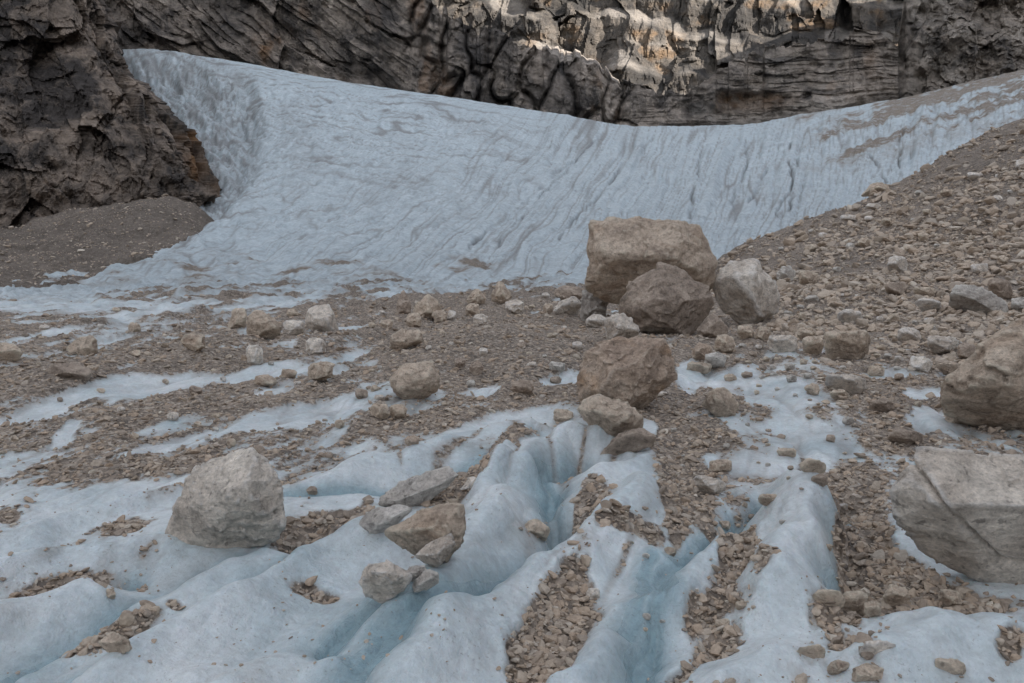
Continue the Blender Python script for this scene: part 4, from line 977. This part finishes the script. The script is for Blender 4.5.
Sx(469, 484, 362, 377, 'brown', 'brown stone at the bottom of the gravel mound')
Sx(454, 466, 358, 368, 'brown', 'small dark stone at the lower left of the gravel mound')
# the stones at the left of the middle
B('rock', [(227, 328), (233, 308), (243, 306), (247, 314), (246, 329), (236, 330)], 'tan', 'upright tan rock at the left end of the left hand stone group', 'rock')
B('boulder', [(246, 332), (249, 314), (258, 308), (268, 316), (281, 324), (280, 338), (262, 341), (250, 340)], 'tan', 'largest boulder of the left hand stone group')
Sx(281, 306, 319, 336, 'pale', 'pale stone right of the largest boulder in the left hand group')
B('rock', [(305, 322), (308, 307), (330, 304), (336, 318), (339, 334), (320, 334), (310, 330)], 'pale', 'pale topped rock over a dark gap at the right end of the left hand group', 'rock')
Sx(305, 326, 338, 356, 'pale', 'pale round stone below the left hand stone group')
Sx(246, 263, 343, 367, 'pale', 'whitish stone below the largest boulder of the left hand group')
Sx(308, 335, 360, 382, 'tan', 'rounded tan stone on ice below the left hand stone group')
Sx(280, 298, 368, 379, 'tan', 'small tan stone left of the rounded one on ice')
Sx(252, 277, 374, 388, 'tan', 'tan stone on the white ice streak at left')
Sx(180, 208, 333, 353, 'tan', 'low tan rock in the debris left of the stone group')
B('boulder', [(64, 352), (72, 340), (88, 334), (97, 336), (98, 352), (90, 357), (70, 357)], 'tan', 'sloping tan boulder on the debris near the left edge')
Sx(-8, 24, 342, 363, 'tan', 'tan boulder cut by the left edge of the picture')
B('rock', [(46, 374), (50, 364), (80, 362), (92, 370), (90, 381), (60, 380)], 'brown', 'brown slab on top of the gravel mound at left', 'rock')
Sx(404, 420, 435, 446, 'rust', 'small reddish stone on debris left of centre', 'stone', 'stone')
Sx(370, 390, 403, 420, 'tan', 'low tan rock below the lone rounded boulder left of centre')
Sx(388, 408, 404, 420, 'tan', 'tan rock touching a similar one below the lone rounded boulder')
Sx(553, 574, 408, 424, 'tan', 'tan stone at the left foot of the rounded tan boulder')
Sx(212, 228, 535, 552, 'brown', 'dark chip under the pale boulder in the left foreground', 'stone', 'stone', push=.6) if False else None
Sx(306, 318, 486, 496, 'brown', 'small dark stone right of the pale boulder in the left foreground', 'stone', 'stone')
Sx(105, 116, 588, 600, 'tan', 'small tan stone at the end of a gravel patch in the left foreground', 'stone', 'stone')
Sx(664, 676, 546, 558, 'tan', 'small tan stone by the end of an ice ridge right of centre', 'stone', 'stone')
Sx(586, 600, 588, 602, 'pale', 'pale chip on top of the large foreground gravel patch', 'stone', 'stone')

# groups of look-alike stones that nothing tells apart
def free(x0, x1, y0, y1, pad=1):
    for a, b, c_, d_ in BOX:
        if x0 < b + pad and x1 > a - pad and y0 < d_ + pad and y1 > c_ - pad: return False
    return True
mats5 = ['tan', 'tan', 'pale', 'grey', 'brown', 'tan']
def scatter(n, region, smin, smax, label, group, flat=(.55, .9), tries=6000, mats=mats5, want=None):
    k = 0
    for _ in range(tries):
        if k >= n: break
        x, y = rng.uniform(*region[:2]), rng.uniform(*region[2:])
        w = smin + (smax - smin) * rng.random() ** 2.4; h = w * rng.uniform(*flat)
        if want and not want(x, y + h): continue
        if not free(x - w / 2, x + w / 2, y, y + h): continue
        Sx(x - w / 2, x + w / 2, y, y + h, mats[rng.integers(len(mats))], label, 'stone', 'stone', group, cuts=8); k += 1
crest_row = lambda p: np.interp(p, [740, 800, 850, 900, 950, 1024], [250, 223, 205, 181, 154, 120])
scatter(85, (745, 1030, 150, 330), 6, 18, 'angular stone among the many loose on the scree slope at right', 'stones on the scree slope', want=lambda x, y: y > crest_row(x) + 14 and rng.random() < (y - 120) / 180)
scatter(58, (735, 970, 292, 375), 8, 21, 'tan stone in the jumble at the foot of the scree slope', 'stones at the foot of the scree')
scatter(44, (10, 470, 305, 440), 6, 15, 'tan stone half buried in the debris across the left middle ground', 'stones in the left debris')
scatter(34, (370, 600, 292, 400), 5, 13, 'tan stone on the gravel mound left of the central boulder pile', 'stones on the gravel mound')
scatter(40, (640, 940, 372, 480), 5, 15, 'tan stone on the patchy ice right of the orange topped boulder', 'stones on the right patchy ice')
scatter(20, (640, 900, 500, 680), 6, 15, 'tan fragment on the ice between the foreground gravel patches', 'fragments on the foreground ice')

# ------------------------------------------------------------------ loose gravel: small stones no one could count
tmpl = []
for k in range(10):
    for n in (1, 2):
        dv, fc = ico(n); r = np.random.default_rng(900 + k)
        N = r.normal(size=(11, 3)); N /= np.linalg.norm(N, axis=1)[:, None]; H = r.uniform(.55, 1.0, 11)
        rad = 1 / np.maximum((np.maximum(dv @ N.T, 1e-3) / H).max(1), .8)
        v = dv * rad[:, None] * np.array([1, r.uniform(.55, .95), r.uniform(.28, .6)])
        tmpl.append((n, v, fc))
def stones(name, pos, size, tilt, mat, label, near_mask, cat='gravel'):
    vs, fs, ts = [], [], []; off = 0
    n = len(pos); k = rng.integers(0, 10, n); tone = np.clip(rng.beta(2.2, 2.4, n), 0, 1)
    for ti in range(10):
        for lod in (1, 2):
            idx = np.where((k == ti) & (near_mask == (lod == 2)))[0]
            if not len(idx): continue
            _, tv, tf = tmpl[ti * 2 + (lod - 1)]
            a = rng.uniform(0, 6.283, len(idx)); t1 = rng.normal(0, tilt, len(idx)); t2 = rng.normal(0, tilt, len(idx))
            ca, sa, c1, s1, c2, s2 = np.cos(a), np.sin(a), np.cos(t1), np.sin(t1), np.cos(t2), np.sin(t2)
            x, y, z = tv[None, :, 0], tv[None, :, 1], tv[None, :, 2]
            X1 = x * ca[:, None] - y * sa[:, None]; Y1 = x * sa[:, None] + y * ca[:, None]
            Y2 = Y1 * c1[:, None] - z * s1[:, None]; Z2 = Y1 * s1[:, None] + z * c1[:, None]
            X3 = X1 * c2[:, None] + Z2 * s2[:, None]; Z3 = -X1 * s2[:, None] + Z2 * c2[:, None]
            w = np.stack([X3, Y2, Z3], -1) * size[idx][:, None, None] * 0.5 + pos[idx][:, None, :]
            vs.append(w.reshape(-1, 3)); ts.append(np.repeat(tone[idx], len(tv)))
            fs.append((tf[None] + (np.arange(len(idx)) * len(tv))[:, None, None] + off).reshape(-1, 3)); off += len(idx) * len(tv)
    o = mesh_obj(name, np.concatenate(vs), np.concatenate(fs), M[mat], {'tone': np.concatenate(ts)}, smooth=False)
    return tag(o, label, cat, kind='stuff')

Nc = 340000
p = rng.uniform(-150, 1180, Nc); rws = rng.uniform(292, 720, Nc)
dd = 1216 / (rws - 266)
gv = field(pxs, ds, GR, p, dd); lv = field(pxs, ds, LEV, p, dd)
prob = np.interp(rws, [292, 330, 420, 500, 720], [0.30, 0.40, 0.34, 0.25, 0.2])
keep = (rng.random(Nc) < prob * sst(0.15, 0.95, gv)) | (rng.random(Nc) < 0.022 * sst(-0.8, -0.1, lv)) | (rng.random(Nc) < 0.007 * sst(.15, .6, perlin(p / 40, rws / 22, .3, 711)) * np.interp(rws, [300, 450, 720], [2, 1.5, 0.7]))
p, rws, dd, gv = p[keep], rws[keep], dd[keep], gv[keep]
med = np.interp(rws, [292, 330, 400, 480, 560, 683], [1.5, 1.7, 2.0, 2.6, 3.4, 4.3])
spx = med * np.exp(rng.normal(0, 0.62, len(p))); spx = np.minimum(spx, med * 3.8); spx = np.where(gv < .2, np.minimum(spx * 0.6, med * 1.3), spx)
size = spx * dd / F * 1.25
pos = np.stack([(p - CX) / F * dd, dd, field(pxs, ds, Z, p, dd) + size * rng.uniform(0.02, 0.16, len(p))], -1)
hid = field(sp, sd, SZ, p, dd) > pos[:, 2] + 0.05
okm = ~((p > 600) & (dd > 11) & (dd < 90) & hid)
p, dd, pos, size, rws = p[okm], dd[okm], pos[okm], size[okm], rws[okm]
nmk = rws > 470
stones('gravel', pos[nmk], size[nmk], 0.45, 'stones', 'brown and tan gravel filling the hollows of the foreground ice', np.ones(nmk.sum(), bool))
stones('gravel', pos[~nmk], size[~nmk], 0.4, 'stones', 'brown stony debris spread over the ice of the middle ground', size[~nmk] > 0.09)
Nc = 130000
p = rng.uniform(640, 1185, Nc); rws = rng.uniform(60, 372, Nc); dd = np.zeros(Nc); zz = np.zeros(Nc)
jj = np.clip(((p - sp[0]) / (sp[1] - sp[0])).round().astype(int), 0, len(sp) - 1)
ii = np.array([np.searchsorted(-SROWmin[:, j], -r_) for j, r_ in zip(jj, rws)])
ok = (ii > 0) & (ii < 332); p, ii, rws = p[ok], ii[ok], rws[ok]
dd = sd[ii] + rng.uniform(-.1, .1, len(p)); zz = field(sp, sd, SZ, p, dd)
vis = zz > field(pxs, ds, Z, p, dd) - 0.03
patch = perlin((p - CX) / F * dd / 5, dd / 5, 0.3, 701)
keep = vis & (rng.random(len(p)) < 0.42 + 0.5 * patch)
p, dd, zz = p[keep], dd[keep], zz[keep]
spx = np.interp(dd, [12, 20, 35, 55], [3.0, 2.6, 1.9, 1.4]) * np.exp(rng.normal(0, 0.72, len(p))); spx = np.minimum(spx, 13)
size = spx * dd / F * 1.2
pos = np.stack([(p - CX) / F * dd, dd, zz + size * rng.uniform(0.0, 0.15, len(p))], -1)
stones('rubble', pos, size, 0.45, 'scree_stones', 'loose grey brown rubble covering the scree slope at right', spx > 4.5, 'rubble')
Nc = 7000
p = rng.uniform(-150, 215, Nc); dd = rng.uniform(66, 118, Nc); zz = field(ap, ad, AZ, p, dd)
vis = zz > field(pxs, ds, Z, p, dd); p, dd, zz = p[vis], dd[vis], zz[vis]
size = np.exp(rng.normal(-1.75, 0.6, len(p)))
stones('rubble', np.stack([(p - CX) / F * dd, dd, zz + .1 * size], -1), size, 0.4, 'scree_stones', 'scattered dark rubble on the moraine apron at left', size > .6, 'rubble')

# ------------------------------------------------------------------ light, sky, camera
sc = bpy.context.scene
w = bpy.data.worlds.new('World'); sc.world = w; w.use_nodes = True
nt = w.node_tree; bg = nt.nodes['Background']; sky_n = nt.nodes.new('ShaderNodeTexSky')
sky_n.sky_type = 'NISHITA'; sky_n.sun_disc = False; sky_n.sun_elevation = SUN_EL; sky_n.sun_rotation = math.radians(90) + (SUN_AZ - math.radians(60)) + math.radians(30)
sky_n.altitude = 2500; sky_n.air_density = 1.0; sky_n.dust_density = 1.5; sky_n.ozone_density = 1.0
bw = nt.nodes.new('ShaderNodeRGBToBW'); nt.links.new(sky_n.outputs[0], bw.inputs[0])
tcw = nt.nodes.new('ShaderNodeTexCoord'); cl = nt.nodes.new('ShaderNodeTexNoise'); cl.inputs['Scale'].default_value = 2.2; cl.inputs['Detail'].default_value = 6
nt.links.new(tcw.outputs['Generated'], cl.inputs['Vector'])
rp = nt.nodes.new('ShaderNodeMapRange'); rp.inputs[1].default_value = 0.3; rp.inputs[2].default_value = 0.6; rp.inputs[3].default_value = 0.62; rp.inputs[4].default_value = 0.97
nt.links.new(cl.outputs['Fac'], rp.inputs[0])
cm = nt.nodes.new('ShaderNodeMix'); cm.data_type = 'RGBA'
nt.links.new(rp.outputs[0], cm.inputs[0]); nt.links.new(sky_n.outputs[0], cm.inputs[6]); nt.links.new(bw.outputs[0], cm.inputs[7])   # thin white cloud over the blue
nt.links.new(cm.outputs[2], bg.inputs[0]); bg.inputs[1].default_value = 0.13
sun = bpy.data.lights.new('sun', 'SUN'); sun.energy = 2.0; sun.angle = math.radians(0.5); sun.color = (1.0, 0.93, 0.84)
so_ = bpy.data.objects.new('sun', sun); C.objects.link(so_)
from mathutils import Vector
sdir = Vector((math.sin(SUN_AZ) * math.cos(SUN_EL), -math.cos(SUN_AZ) * math.cos(SUN_EL), math.sin(SUN_EL)))   # towards the sun
so_.rotation_euler = sdir.to_track_quat('Z', 'Y').to_euler(); so_.location = (60, -40, 60)
cam = bpy.data.cameras.new('camera'); co_ = bpy.data.objects.new('camera', cam); C.objects.link(co_)
co_.location = (0, 0, ZC); co_.rotation_euler = (math.radians(90), 0, 0)
cam.sensor_width = 36; cam.lens = F / 1024 * 36; cam.shift_y = -(341.5 - YH) / 1024; cam.clip_start = 0.05; cam.clip_end = 5000
sc.camera = co_
sc.render.engine = 'CYCLES'; sc.cycles.use_denoising = True; sc.cycles.max_bounces = 6
sc.cycles.diffuse_bounces = 3
sc.view_settings.view_transform = 'Standard'; sc.view_settings.look = 'None'; sc.view_settings.gamma = 1.0
sc.view_settings.exposure = 2.58
